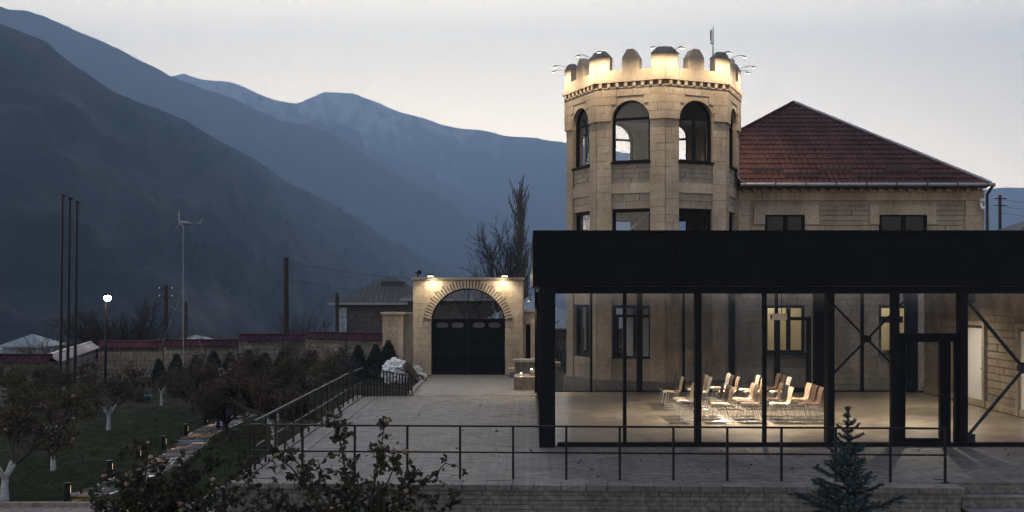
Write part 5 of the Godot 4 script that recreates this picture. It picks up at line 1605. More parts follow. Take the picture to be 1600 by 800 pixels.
func build_street() -> void:
	pole("tall dark utility pole standing behind the red capped wall, left of the dark roofed house", Vector3(-11.5, -1.2, -52), 5.9, false)
	pole("utility pole behind the wall, left of the wind turbine mast", Vector3(-23.2, -2.0, -70), 5.5)
	pole("short pole just right of the wind turbine mast", Vector3(-23.5, -2.4, -75), 4.8, false)
	pole("short pole standing left of the dark roofed neighbouring house", Vector3(-12.2, -2.0, -70), 5.0, false)
	pole("utility pole beyond the right corner of the stone house", Vector3(34.8, 2.0, -80), 8.2)
	wire("upper wire from the left utility pole to the tall pole", Vector3(-23.2, 3.3, -70), Vector3(-11.5, 4.5, -52), 0.9)
	wire("lower wire from the left utility pole to the tall pole", Vector3(-23.2, 2.3, -70), Vector3(-11.5, 3.6, -52), 1.2)
	wire("upper wire from the tall pole to behind the gateway", Vector3(-11.5, 4.5, -52), Vector3(1.5, 5.0, -80), 0.9)
	wire("lower wire from the tall pole to behind the gateway", Vector3(-11.5, 3.7, -52), Vector3(1.5, 4.2, -80), 1.1)
	wire("wire running left out of the picture from the left utility pole", Vector3(-23.2, 3.2, -70), Vector3(-60, 1.0, -95), 1.5)
	for i in 3:
		wire(["top", "middle", "lowest"][i] + " wire running right from the pole beyond the stone house", Vector3(34.9, 9.9 - 0.5 * i, -80), Vector3(60, 9.0 - 0.5 * i, -82), 0.7)
		wire(["top", "middle", "lowest"][i] + " wire running left from the pole beyond the stone house", Vector3(34.7, 9.9 - 0.5 * i, -80), Vector3(22, 6.5 - 0.6 * i, -60), 0.8)
	# flagpoles
	var fl := [[-15.45, -36.0, 7.25, "leftmost"], [-15.25, -36.1, 7.15, "middle"], [-15.05, -36.2, 7.05, "rightmost"]]
	for q in fl:
		var f := thing("flagpole", "slender black flagpole without a flag, %s of three" % q[3], "flagpole", Vector3(q[0], -1.05, q[1]), 0.0, "three black flagpoles on the lawn")
		var g := Geo.new()
		g.tube([Vector3(0, 0, 0), Vector3(0.09, q[2], 0)], [0.055, 0.04], 10)
		obj("shaft", g, M.iron, f)
		g = Geo.new()
		g.lathe([Vector2(0, 0), Vector2(0.06, 0.0), Vector2(0.06, 0.07), Vector2(0.0, 0.09)], Vector3(0.09, q[2], 0), 10)
		g.box(Vector3(0.15, q[2] + 0.02, 0), Vector3(0.12, 0.05, 0.05))
		obj("truck", g, M.iron, f)
		g = Geo.new()
		g.lathe([Vector2(0.0, 0.0), Vector2(0.12, 0.0), Vector2(0.12, 0.04), Vector2(0.0, 0.04)], Vector3.ZERO, 12)
		obj("base_plate", g, M.iron, f)
	# street lamp
	var s := thing("street_lamp", "street lamp shining bright on a dark post in front of the bare tree", "lamp", Vector3(-18.0, -1.0, -46.5))
	var g := Geo.new()
	g.tube([Vector3(0, 0, 0), Vector3(0, 3.55, 0)], [0.06, 0.05], 8)
	obj("post", g, M.iron, s)
	g = Geo.new()
	g.tube([Vector3(0, 3.55, 0), Vector3(0.02, 3.72, 0.04), Vector3(0.12, 3.8, 0.12)], [0.035, 0.03, 0.03], 6)
	obj("neck", g, M.iron, s)
	bx("head", Vector3(0.14, 3.93, 0.12), Vector3(0.3, 0.07, 0.3), M.iron, s)
	g = Geo.new()
	g.lathe([Vector2(0.0, -0.15), Vector2(0.11, -0.11), Vector2(0.155, 0.0), Vector2(0.11, 0.08), Vector2(0.0, 0.10)], Vector3(0.14, 3.80, 0.14), 14)
	obj("bulb", g, M.star_glow, s)
	omni(s, Vector3(0.14, 3.80, 0.14), Color(1.0, 0.92, 0.78), 3.5, 0.1)
	# small wind turbine
	var w := thing("wind_turbine", "small three bladed wind turbine on a thin mast above the orchard", "wind turbine", Vector3(-13.1, -1.0, -41.5))
	g = Geo.new()
	g.tube([Vector3(0, 0, 0), Vector3(0, 6.6, 0)], [0.024, 0.016], 8)
	obj("mast", g, M.grey_metal, w)
	var yaw := Basis(Vector3.UP, -0.9)
	g = Geo.new()
	g.tube([yaw * Vector3(0, 6.68, 0.17), yaw * Vector3(0, 6.68, 0.1), yaw * Vector3(0, 6.68, -0.12), yaw * Vector3(0, 6.67, -0.3)], [0.03, 0.075, 0.07, 0.03], 10)
	obj("nacelle", g, M.pale_metal, w)
	for i in 3:
		var bl := Geo.new()
		bl.prism(PackedVector2Array([Vector2(-0.035, 0.05), Vector2(0.03, 0.05), Vector2(0.035, 0.16), Vector2(0.008, 0.50), Vector2(-0.008, 0.50), Vector2(-0.04, 0.2)]), -0.006, 0.006)
		obj("blade", bl, M.pale_metal, w, Transform3D(yaw * Basis(Vector3.BACK, TAU * i / 3 + 0.12) * Basis(Vector3.UP, 0.35), Vector3(0, 6.68, 0) + yaw * Vector3(0, 0, 0.15)))
	g = Geo.new()
	g.bar(yaw * Vector3(0, 6.67, -0.28), yaw * Vector3(0, 6.70, -0.62), 0.02, 0.02)
	g.prism(PackedVector2Array([Vector2(0, -0.03), Vector2(0.2, -0.04), Vector2(0.27, 0.24), Vector2(0.17, 0.1)]), -0.005, 0.005, Transform3D(yaw * Basis(Vector3.UP, PI / 2), Vector3(0, 6.70, 0) + yaw * Vector3(0, 0, -0.5)))
	obj("tail_vane", g, M.pale_metal, w)
	for i in 3:
		var gy := Geo.new()
		var an := TAU * i / 3 + 0.4
		gy.tube([Vector3(0, 4.2, 0), Vector3(cos(an) * 1.6, 0, sin(an) * 1.6)], [0.004, 0.004], 4)
		obj("guy_wire", gy, M.grey_metal, w)

func build_bollards() -> void:
	var q := [[-8.85, 20.95, "at the front of the lawn"], [-9.05, 23.6, "second along the garden path from the front"], [-9.15, 25.6, "third along the garden path from the front"], [-9.35, 28.0, "fourth along the garden path from the front"], [-9.5, 30.3, "fifth along the path, before the two people"], [-9.7, 32.8, "beside the two people"], [-9.95, 36.2, "farthest along the garden path"]]
	for i in q.size():
		var x: float = q[i][0]
		var d: float = q[i][1]
		var b := thing("bollard_light", "low black bollard light with a glowing slit, %s" % q[i][2], "bollard", Vector3(x, ground_y(x, d) - 0.02, -d), 0.5, "bollard lights along the garden path")
		bx("post", Vector3(0, 0.17, 0), Vector3(0.11, 0.34, 0.11), M.iron, b)
		bx("cap", Vector3(0, 0.355, 0), Vector3(0.12, 0.03, 0.12), M.iron, b)
		bx("lamp_slit", Vector3(0.057, 0.24, 0.02), Vector3(0.008, 0.14, 0.035), M.slit_glow, b)
		spot(b, Vector3(0.075, 0.27, 0.03), Vector3(0.8, -1.0, 0.1), Color(1.0, 0.74, 0.46), 0.36, 70.0, 0.03, 0.9)

func lump(r: Vector3, sd: int, rough := 0.12) -> Geo:
	var g := Geo.new()
	var f := FastNoiseLite.new()
	f.seed = sd
	f.frequency = 1.6
	f.fractal_octaves = 5
	var nu := 48
	var nv := 28
	var p := []
	for j in nv + 1:
		var row := []
		for i in nu + 1:
			var a := TAU * (i % nu) / nu
			var b := PI * j / nv - PI / 2
			var q := Vector3(cos(a) * cos(b), sin(b), -sin(a) * cos(b))
			var k := 1.0 + rough * 2.0 * f.get_noise_3dv(q * 1.5) - rough * absf(f.get_noise_3dv(q * 3.0 + Vector3.ONE * 7))
			row.append(q * r * k)
		p.append(row)
	for j in nv:
		for i in nu:
			g.quad(p[j][i], p[j][i + 1], p[j + 1][i + 1], p[j + 1][i])
	return g

func build_clutter() -> void:
	var y := ground_y(-4.9, 40.5)
	var t := obj("tarpaulin", lump(Vector3(0.52, 0.48, 0.35), 5, 0.22), M.tarp)
	t.position = Vector3(-4.88, y + 0.40, -40.4)
	t.rotation.z = 0.35
	tag(t, "crumpled white plastic sheet over a heap beside the drive", "sheet")
	var w := thing("wheelbarrow", "tipped dark wheelbarrow beside the white plastic sheet", "wheelbarrow", Vector3(-4.35, y, -40.1), 0.3)
	var g := Geo.new()
	var tb := Basis(Vector3.BACK, -0.95)
	for q in [[Vector3(0, 0, 0), Vector3(0.62, 0.025, 0.5)], [Vector3(0, 0.1, 0.25), Vector3(0.62, 0.2, 0.025)], [Vector3(0, 0.1, -0.25), Vector3(0.62, 0.2, 0.025)], [Vector3(0.31, 0.1, 0), Vector3(0.025, 0.2, 0.47)]]:
		g.box(Vector3(0, 0.42, 0) + tb * q[0], q[1], tb)
	obj("tray", g, M.wood, w)
	g = Geo.new()
	var ring_p := []
	var rr := []
	for i in 19:
		var a := TAU * i / 18
		ring_p.append(Vector3(0.38 + cos(a) * 0.15, 0.16 + sin(a) * 0.15, 0.05))
		rr.append(0.035)
	g.tube(ring_p, rr, 8, false)
	var wh := obj("wheel", g, M.rubber, w)
	g = Geo.new()
	g.tube([Vector3(0.38, 0.16, -0.02), Vector3(0.38, 0.16, 0.12)], [0.05, 0.05], 10)
	for i in 5:
		var a := TAU * i / 5
		g.tube([Vector3(0.38, 0.16, 0.05), Vector3(0.38 + cos(a) * 0.14, 0.16 + sin(a) * 0.14, 0.05)], [0.01, 0.01], 5)
	obj("hub", g, M.grey_metal, wh)
	for s in [-1, 1]:
		g = Geo.new()
		g.tube([Vector3(0.36, 0.18, s * 0.1), Vector3(0.05, 0.36, s * 0.2), Vector3(-0.5, 0.62, s * 0.26)], [0.018, 0.018, 0.02], 6)
		obj("handle", g, M.iron, w)
	for q in [["grey filled sack lying by the left foot of the gateway", Vector3(-4.05, y + 0.15, -41.2), Vector3(0.28, 0.17, 0.2), 8], ["smaller grey sack propped behind the filled sack by the gateway", Vector3(-4.2, y + 0.3, -41.6), Vector3(0.22, 0.26, 0.18), 9]]:
		var o := obj("sack", lump(q[2], q[3], 0.16), M.sack)
		o.position = q[1]
		tag(o, q[0], "sack")
	var sh := thing("shovel", "shovel with a pale handle leaning on the gateway wall by the sacks", "shovel", Vector3(-4.28, y - 0.05, -42.3))
	g = Geo.new()
	g.tube([Vector3(0, 0.2, 0), Vector3(-0.06, 1.05, -0.55)], [0.016, 0.016], 6)
	obj("handle", g, M.path_slab, sh)
	g = Geo.new()
	g.tube([Vector3(-0.13, 1.06, -0.56), Vector3(0.01, 1.06, -0.56)], [0.018, 0.018], 6)
	obj("grip", g, stones[0], sh)
	g = Geo.new()
	g.prism(PackedVector2Array([Vector2(-0.1, 0.24), Vector2(-0.1, 0.05), Vector2(0, 0), Vector2(0.1, 0.05), Vector2(0.1, 0.24)]), -0.006, 0.006)
	obj("blade", g, M.grey_metal, sh)
	var tub := thing("plastic_tub", "blue plastic tub on the lawn under the trees by the back wall", "tub", Vector3(-14.2, -1.02, -40.2))
	g = Geo.new()
	g.lathe([Vector2(0.0, 0.0), Vector2(0.24, 0.0), Vector2(0.30, 0.22), Vector2(0.28, 0.22), Vector2(0.23, 0.02), Vector2(0.0, 0.02)], Vector3.ZERO, 18)
	obj("body", g, M.blue_plastic, tub)
	g = Geo.new()
	var rp := []
	rr = []
	for i in 21:
		rp.append(Vector3(cos(TAU * i / 20) * 0.3, 0.225, sin(TAU * i / 20) * 0.3))
		rr.append(0.014)
	g.tube(rp, rr, 5, false)
	obj("rim", g, M.blue_plastic, tub)

# ---------------------------------------------------------------- plants
func leaf(g: Geo, p: Vector3, d: Vector3, s: float, wide := 0.5) -> void:  # a leaf folded along its midrib
	var side := d.cross(Vector3(R(-1, 1), R(0.2, 1), R(-1, 1))).normalized()
	var up := side.cross(d).normalized()
	var tip := p + d * s
	var m := p + d * s * 0.45
	var l := m + side * s * wide * 0.5 + up * s * 0.10
	var r := m - side * s * wide * 0.5 + up * s * 0.10
	g.tri(p, r, tip)
	g.tri(p, tip, l)

func rand_dir() -> Vector3:
	return Vector3(R(-1, 1), R(-1, 1), R(-1, 1)).normalized()

func grow(g: Geo, p: Vector3, d: Vector3, len: float, r: float, lvl: int, P: Dictionary, tips: Array) -> void:
	var n := 4 if lvl == 0 else 3
	var pts := [p]
	var rr := [r]
	var dirs := [d]
	r = maxf(r, float(P.get("rmin", 0.0)))
	var end: float = maxf(r * float(P.taper), float(P.get("rmin", 0.0)) * 0.7)
	for i in n:
		d = (d + rand_dir() * float(P.wob) + Vector3.UP * float(P.up)).normalized()
		p = p + d * (len / n)
		pts.append(p)
		dirs.append(d)
		rr.append(lerpf(r, end, (i + 1.0) / n))
	var kids: Array = P.kids
	g.tube(pts, rr, 6 if lvl < 2 else (4 if lvl < 3 else 3), false)
	if lvl >= kids.size():
		tips.append([p, d])
		tips.append([pts[1], dirs[1]])
		return
	for k in int(kids[lvl]):
		var f := lerpf(float(P.low), 1.0, (k + R(0.2, 0.8)) / int(kids[lvl])) * n
		var i := mini(int(f), n - 1)
		var at: Vector3 = pts[i].lerp(pts[i + 1], f - i)
		var base: Vector3 = dirs[i + 1]
		var ax := base.cross(rand_dir()).normalized()
		var nd := base.rotated(ax, float(P.ang) * R(0.7, 1.25))
		grow(g, at, nd, len * float(P.ratio) * R(0.75, 1.15), rr[i] * R(0.5, 0.68), lvl + 1, P, tips)
	tips.append([p, d])

func bare_tree(called: String, label: String, at: Vector3, h: float, r: float, P: Dictionary, m: Material, group := "") -> Node3D:
	rng.seed = hash(label) + 1
	var t := thing(called, label, "tree", at, 0.0, group)
	var tips := []
	var tr := Geo.new()
	var split: float = h * float(P.bole)
	tr.tube([Vector3(0, -0.3, 0), Vector3(0, 0.1, 0), Vector3(0.02, split * 0.6, 0), Vector3(0.0, split + 0.02, 0.02)], [r * 1.35, r * 1.1, r, r * 0.9], 9, false)
	obj("trunk", tr, m, t)
	var lead: int = P.lead
	for i in lead:
		var a := TAU * i / lead + R(-0.4, 0.4)
		var tilt: float = P.tilt
		if i == 0 and lead > 1: tilt *= 0.3
		var g := Geo.new()
		grow(g, Vector3(0, split, 0), Vector3(sin(tilt) * cos(a), cos(tilt), sin(tilt) * sin(a)), (h - split) * float(P.reach) * R(0.85, 1.1), r * 0.7, 0, P, tips)
		obj("limb", g, M.twig if m == M.bark else m, t)
	return t

func apple_mesh() -> Geo:
	var g := Geo.new()
	g.lathe([Vector2(0.003, -0.030), Vector2(0.014, -0.034), Vector2(0.026, -0.026), Vector2(0.036, -0.006), Vector2(0.037, 0.010), Vector2(0.028, 0.027), Vector2(0.014, 0.032), Vector2(0.004, 0.024)], Vector3.ZERO, 12)
	g.tube([Vector3(0, 0.022, 0), Vector3(0.004, 0.055, 0)], [0.0025, 0.002], 4)
	return g

func orchard_tree(label: String, at: Vector3, h: float, spread: float, leaves: int, fruit: int, m: Material, white := 0.75, r := 0.075, sd := 1, n := 4) -> void:
	rng.seed = hash(label) + sd
	var t := thing("apple_tree", label, "apple tree", at, R(0, 6.0), "apple trees in the orchard")
	var fork := white * R(0.75, 0.95)
	var tr := Geo.new()
	tr.tube([Vector3(0, -0.2, 0), Vector3(0.0, 0.06, 0), Vector3(R(-0.03, 0.03), fork * 0.6, 0), Vector3(R(-0.04, 0.04), fork, 0)], [r * 1.3, r * 0.95, r * 0.8, r * 0.75], 9, false)
	var tips := []
	var P := {"kids": [5, 4, 3], "wob": 0.32, "up": 0.05, "taper": 0.55, "low": 0.3, "ang": 0.85, "ratio": 0.55}
	for i in n:
		var a := TAU * i / n + R(-0.5, 0.5)
		var tilt := R(0.5, 0.8)
		var d := Vector3(sin(tilt) * cos(a), cos(tilt), sin(tilt) * sin(a))
		var p0 := Vector3(0, fork - 0.04, 0)
		var p1 := p0 + d * (0.34 + white * 0.1)
		tr.tube([p0, p0.lerp(p1, 0.5) + Vector3(0, -0.01, 0), p1], [r * 0.6, r * 0.48, r * 0.38], 7, false)
		var g := Geo.new()
		grow(g, p1 - d * 0.01, d.slerp(Vector3(cos(a), 0.35, sin(a)).normalized(), 0.45), maxf(0.4, spread * R(0.6, 0.85)), r * 0.5, 0, P, tips)
		obj("limb", g, M.twig, t)
	obj("whitewashed_trunk" if white > 0.45 else "trunk", tr, M.limewash if white > 0.45 else M.bark, t)
	var cr := Geo.new()
	var low := fork + 0.30 if white > 0.45 else h * 0.22
	for i in leaves * 3:
		var q: Array = tips[rng.randi() % tips.size()]
		var p: Vector3 = q[0] + rand_dir() * R(0.0, 0.16)
		if p.y < low: p.y = low + R(0, 0.35)
		if p.y > h: continue
		leaf(cr, p, (q[1] + rand_dir() * 0.9 + Vector3.DOWN * 0.35).normalized(), R(0.05, 0.095), 0.55)
	if leaves: obj("crown", cr, m, t)
	var am := apple_mesh().mesh()
	for i in fruit:
		var q: Array = tips[rng.randi() % tips.size()]
		obj("apple", am, [M.apple_green, M.apple_gold, M.apple_red][rng.randi() % 3], t, Transform3D(Basis().scaled(Vector3.ONE * R(0.9, 1.2)), q[0] + Vector3(0, -0.07, 0)))

func near_apple(label: String, base: Vector3, fork: Vector3, targets: Array, twigs: int, leaves_per: int, fruit: int, m1: Material, m2: Material) -> void:
	var t := thing("apple_tree", label, "apple tree", base)
	var tr := Geo.new()
	tr.tube([Vector3(0, -0.3, 0), Vector3(0, 0.1, 0), (fork - base) * 0.55 + Vector3(0.03, 0, 0), fork - base], [0.08, 0.065, 0.055, 0.05], 9, false)
	obj("trunk", tr, M.bark, t)
	var spots := []
	for q in targets:
		var e: Vector3 = q - base
		var s: Vector3 = (fork - base) + Vector3(R(-0.05, 0.05), R(-0.35, 0.0), R(-0.05, 0.05))
		var c := s.lerp(e, 0.5) + Vector3(0, R(-0.05, 0.2), 0) + rand_dir() * 0.12
		var pts := []
		var rr := []
		for i in 9:
			var f := i / 8.0
			pts.append(s * (1 - f) * (1 - f) + c * 2 * f * (1 - f) + e * f * f + rand_dir() * 0.02)
			rr.append(lerpf(0.026, 0.006, f))
		var limb := Geo.new()
		limb.tube(pts, rr, 6, false)
		for k in twigs:
			var f := pow(R(0.05, 1.0), 0.7)
			var i := mini(int(f * 8), 7)
			var p: Vector3 = pts[i].lerp(pts[i + 1], f * 8 - i)
			var along: Vector3 = (pts[i + 1] - pts[i]).normalized()
			var d := (along * 0.7 + rand_dir() * 0.9 + Vector3.UP * 0.25).normalized()
			var l := R(0.12, 0.34)
			var d2 := (d + rand_dir() * 0.5 + Vector3.DOWN * 0.15).normalized()
			var mid := p + d * l * 0.5
			var tip := mid + d2 * l * 0.5
			limb.tube([p, mid, tip], [0.006, 0.0045, 0.0025], 4, false)
			spots.append([p, mid, tip, d, d2])
		obj("limb", limb, M.twig, t)
	var lm := []
	for k in 4:
		var g := Geo.new()
		var w := 0.27 + 0.03 * k
		var last: Array = []
		for i in 5:  # a leaf blade in the z direction, creased and drooping
			var f := i / 4.0
			var hw := w * sin(PI * pow(f, 0.8)) * 0.98 + 0.01
			var dy := -0.18 * f * f
			var row := [Vector3(-hw, dy + hw * 0.35, f), Vector3(0, dy, f), Vector3(hw, dy + hw * 0.35, f)]
			if i:
				g.quad(last[0], row[0], row[1], last[1])
				g.quad(last[1], row[1], row[2], last[2])
			last = row
		lm.append(g.mesh())
	for q in spots:
		for i in leaves_per:
			var f := R(0.1, 1.0)
			var p: Vector3 = q[0].lerp(q[1], f * 2) if f < 0.5 else q[1].lerp(q[2], f * 2 - 1)
			var d: Vector3 = ((q[3] if f < 0.5 else q[4]) * 0.6 + rand_dir() * 0.8 + Vector3.DOWN * 0.45).normalized()
			var x := d.cross(rand_dir()).normalized()
			var s := R(0.06, 0.105)
			piece(t, "leaf", lm[rng.randi() % 4], m1 if rng.randf() < 0.75 else m2, Transform3D(Basis(x, d.cross(x), d).scaled_local(Vector3.ONE * s), p))
	var am := apple_mesh().mesh()
	for i in fruit:
		var q: Array = spots[rng.randi() % spots.size()]
		obj("apple", am, [M.apple_green, M.apple_gold, M.apple_gold, M.apple_red][rng.randi() % 4], t, Transform3D((Basis(Vector3.UP, R(0, 6)) * Basis(Vector3.RIGHT, R(-0.5, 0.5))).scaled_local(Vector3.ONE * R(0.85, 1.12)), q[2] + Vector3(0, -0.055, 0)))

func brush(g: Geo, a: Vector3, b: Vector3, wide: float, count: int, lift := 0.6) -> void:  # needles round a twig
	var d := (b - a).normalized()
	var x := d.cross(Vector3(0.3, 0.2, 0.9)).normalized()
	var y := d.cross(x)
	for i in count:
		var f := (i + rng.randf()) / count
		var an := R(0, TAU)
		var o := (x * cos(an) + y * sin(an))
		var p := a.lerp(b, f)
		var tip := p + (o + d * lift).normalized() * wide * R(0.8, 1.15)
		var s := d.cross(o) * wide * 0.12
		g.tri(p - s, p + s, tip)

func spruce(label: String, at: Vector3, h: float, r0: float, whorls: int, needle: float, dens: float, group := "") -> void:
	var t := thing("spruce_tree", label, "spruce", at, 0.0, group)
	var g := Geo.new()
	g.tube([Vector3(0, -0.1, 0), Vector3(0, h * 0.5, 0), Vector3(0.0, h * 0.97, 0)], [0.05 * h / 2.5, 0.028 * h / 2.5, 0.008], 7, false)
	obj("trunk", g, M.bark, t)
	var nd := Geo.new()
	var wood := Geo.new()
	brush(nd, Vector3(0, h * 0.80, 0), Vector3(0, h, 0), needle * 1.25, int(160 * dens))
	for k in 4:
		var a := TAU * k / 4 + 0.3
		brush(nd, Vector3(0, h * 0.975, 0), Vector3(cos(a) * 0.035, h * 1.0, sin(a) * 0.035) * Vector3(1, 1, 1), needle * 1.1, int(24 * dens))
	for w in whorls:
		var f := float(w) / (whorls - 1)
		var y := h * lerpf(0.10, 0.95, f)
		var rad := r0 * pow(1.0 - f, 0.85) + 0.05
		rad *= R(0.62, 1.1) if w % 2 else R(0.85, 1.12)
		var n := 5 if f > 0.7 else 7
		for k in n:
			var a := TAU * (k + R(-0.25, 0.25)) / n + w * 0.9
			var rr := rad * R(0.45, 1.3)
			var d := Vector3(cos(a), lerpf(-0.10, 0.55, f), sin(a)).normalized()
			var p0 := Vector3(0, y + R(-0.03, 0.03), 0)
			var p1 := p0 + d * rr * 0.6
			var p2 := p1 + (d + Vector3.UP * 0.28).normalized() * rr * 0.4
			wood.tube([p0, p1, p2], [0.010, 0.007, 0.004], 4, false)
			brush(nd, p0.lerp(p1, 0.15), p1, needle, int(rr * 260 * dens))
			brush(nd, p1, p2, needle, int(rr * 220 * dens))
			var m := int(rr / 0.055)
			for j in m:
				var q := 0.25 + 0.72 * (j + 0.5) / m
				var base := p0.lerp(p1, q / 0.6) if q < 0.6 else p1.lerp(p2, (q - 0.6) / 0.4)
				var sd := d.cross(Vector3.UP).normalized() * (1 if j % 2 else -1)
				var td := (d * 0.75 + sd * 0.8 + Vector3.UP * R(-0.15, 0.22)).normalized()
				var l := rr * R(0.18, 0.34) * (1.15 - q * 0.6)
				brush(nd, base, base + td * l, needle * 0.95, int(l * 330 * dens) + 6)
	obj("limbs", wood, M.bark, t)
	obj("needles", nd, M.spruce, t)

func arborvitae_mesh(h: float, r: float, n: int) -> ArrayMesh:
	var g := Geo.new()
	for i in n:
		var f := pow(rng.randf(), 0.8)
		var a := R(0, TAU)
		var rad := r * sin(PI * pow(clampf(f * 0.93 + 0.07, 0, 1), 0.62)) * sqrt(R(0.45, 1.0))
		var p := Vector3(cos(a) * rad, f * h * 0.95, sin(a) * rad)
		leaf(g, p, Vector3(cos(a) * 0.45 + R(-0.3, 0.3), 1.0, sin(a) * 0.45 + R(-0.3, 0.3)).normalized(), R(0.09, 0.16), 0.45)
	return g.mesh()

func build_plants() -> void:
	# foreground
	near_apple("large fruiting apple tree close in front of the terrace wall", Vector3(-2.05, -1.02, -13.5), Vector3(-2.1, -0.15, -13.5), [Vector3(-2.38, 1.42, -13.4), Vector3(-1.80, 1.34, -13.7), Vector3(-1.60, 1.0, -13.2), Vector3(-1.42, 0.72, -13.9), Vector3(-3.30, 1.12, -13.6), Vector3(-2.94, 1.20, -13.2), Vector3(-1.02, 0.86, -13.6), Vector3(-0.92, 0.40, -13.5), Vector3(-2.66, 0.86, -13.9), Vector3(-3.3, 0.40, -13.3), Vector3(-2.15, 0.9, -13.3), Vector3(-2.3, 0.5, -13.9), Vector3(-1.3, 0.3, -13.3), Vector3(-2.8, 0.3, -13.5), Vector3(-2.4, 0.15, -13.2), Vector3(-1.9, 0.35, -13.8), Vector3(-1.7, 0.1, -13.3), Vector3(-3.6, 0.75, -13.5)], 24, 6, 24, M.leaf_olive, M.leaf_dark)
	near_apple("shadowy apple tree full of fruit at the bottom left, left of the terrace wall", Vector3(-5.0, -1.02, -14.6), Vector3(-5.0, -0.25, -14.6), [Vector3(-5.06, 1.0, -14.5), Vector3(-5.45, 0.9, -14.8), Vector3(-4.45, 0.82, -14.4), Vector3(-4.16, 1.02, -14.9), Vector3(-5.7, 0.4, -14.5), Vector3(-4.7, 0.6, -14.9), Vector3(-4.25, 0.4, -14.4), Vector3(-5.2, 0.45, -14.2), Vector3(-4.9, 0.2, -14.8), Vector3(-5.75, 0.1, -14.7), Vector3(-3.75, 0.72, -14.8), Vector3(-3.9, 0.2, -14.6), Vector3(-5.3, 0.2, -14.4), Vector3(-4.6, 0.3, -14.7), Vector3(-5.5, 0.6, -14.6), Vector3(-4.9, 0.75, -14.4)], 22, 7, 30, M.leaf_dark, M.leaf_brown)
	spruce("young blue spruce in front of the terrace wall at the lower right", Vector3(4.28, -1.02, -14.5), 2.50, 0.86, 21, 0.037, 1.9)
	# orchard
	orchard_tree("apple tree with a thick forked whitewashed trunk at the left edge", Vector3(-9.98, -1, -20.8), 2.3, 1.25, 1500, 8, M.leaf_brown, 0.62, 0.085)
	orchard_tree("apple tree with a single straight white trunk behind the left edge tree", Vector3(-10.62, -1, -24.4), 2.1, 1.2, 1400, 8, M.leaf_olive, 0.85, 0.065)
	orchard_tree("apple tree with a Y shaped white trunk in the middle of the lawn", Vector3(-12.3, -1, -32.0), 2.2, 1.15, 1500, 5, M.leaf_brown, 0.55, 0.065)
	orchard_tree("nearly bare young apple tree with a thin white trunk before the back hedge", Vector3(-13.1, -1, -39.0), 1.5, 0.5, 10, 0, M.leaf_brown, 0.55, 0.05)
	orchard_tree("apple tree with many white limbs beside the left terrace railing", Vector3(-6.5, -1, -28.0), 2.6, 1.35, 2600, 4, M.leaf_brown, 0.6, 0.10)
	orchard_tree("brown leaved apple tree hiding the heads of the two people", Vector3(-8.42, -1, -30.5), 2.7, 1.35, 8000, 6, M.leaf_brown, 0.4, 0.06, 3, 8)
	orchard_tree("olive apple tree before the evergreen hedge, left of the garden path", Vector3(-11.2, -1, -36.5), 2.1, 1.2, 1600, 0, M.leaf_olive, 0.4, 0.05)
	orchard_tree("dull brown apple tree just beyond the far end of the garden path", Vector3(-9.0, -1, -38.5), 2.2, 1.3, 2000, 0, M.leaf_brown, 0.4, 0.05)
	orchard_tree("apple tree behind the corner of the left railing", Vector3(-7.6, -0.9, -37.5), 2.2, 1.25, 2000, 0, M.leaf_olive, 0.4, 0.05)
	orchard_tree("farthest apple tree, close under the highest red capped wall", Vector3(-8.0, -0.9, -41.5), 2.3, 1.3, 2000, 0, M.leaf_brown, 0.4, 0.05)
	orchard_tree("olive apple tree before the lower wall at the left edge", Vector3(-15.0, -1, -34.0), 2.0, 1.2, 1800, 0, M.leaf_olive, 0.4, 0.05)
	orchard_tree("low apple tree behind the flagpoles", Vector3(-17.0, -1, -36.6), 1.8, 1.1, 1400, 0, M.leaf_brown, 0.4, 0.05)
	# evergreen columns along the wall
	var am := [arborvitae_mesh(1.0, 0.25, 900), arborvitae_mesh(1.0, 0.29, 900)]
	var cols := [[-16.0, -47.3, 1.15, "left of the street lamp post"], [-14.9, -46.3, 1.35, "first right of the lamp post"], [-14.1, -46.3, 1.25, "second right of the lamp post"], [-13.3, -46.2, 1.45, "left of the turbine mast"], [-12.6, -46.2, 1.4, "right of the turbine mast"], [-11.8, -46.2, 1.5, "third from the right in the hedge row"], [-11.1, -46.2, 1.45, "second from the right in the hedge row"], [-10.4, -46.2, 1.5, "right end of the hedge row"], [-6.75, -43.6, 1.45, "in front of the highest wall, farthest from the gateway"], [-5.95, -42.9, 1.3, "in front of the flank wall, left one"], [-5.45, -42.9, 1.45, "in front of the flank wall, right one"]]
	for i in cols.size():
		var q = cols[i]
		var s := thing("evergreen_column", "dark columnar evergreen shrub by the back wall, %s" % q[3], "shrub", Vector3(q[0], ground_y(q[0], -q[1]) - 0.03, q[1]), R(0, 6), "columnar evergreens along the back wall")
		obj("crown", am[i % 2], M.evergreen, s, Transform3D(Basis().scaled(Vector3(q[2], q[2] * R(0.95, 1.08), q[2])), Vector3.ZERO))
		var g := Geo.new()
		g.tube([Vector3(0, -0.1, 0), Vector3(0, 0.7, 0)], [0.03, 0.015], 6)
		obj("stem", g, M.bark, s)
	spruce("bushy dark conifer between the far railing and the highest wall", Vector3(-7.05, -0.95, -42.5), 2.1, 0.85, 13, 0.05, 0.45)
	# bare trees beyond the wall
	bare_tree("bare_tree", "broad leafless tree spreading behind the flagpoles and street lamp", Vector3(-22.6, -2.4, -60), 6.0, 0.22, {"kids": [8, 7, 6, 3], "wob": 0.26, "up": 0.10, "taper": 0.45, "low": 0.15, "ang": 0.7, "ratio": 0.50, "bole": 0.18, "lead": 9, "tilt": 0.85, "reach": 0.62}, M.bark)
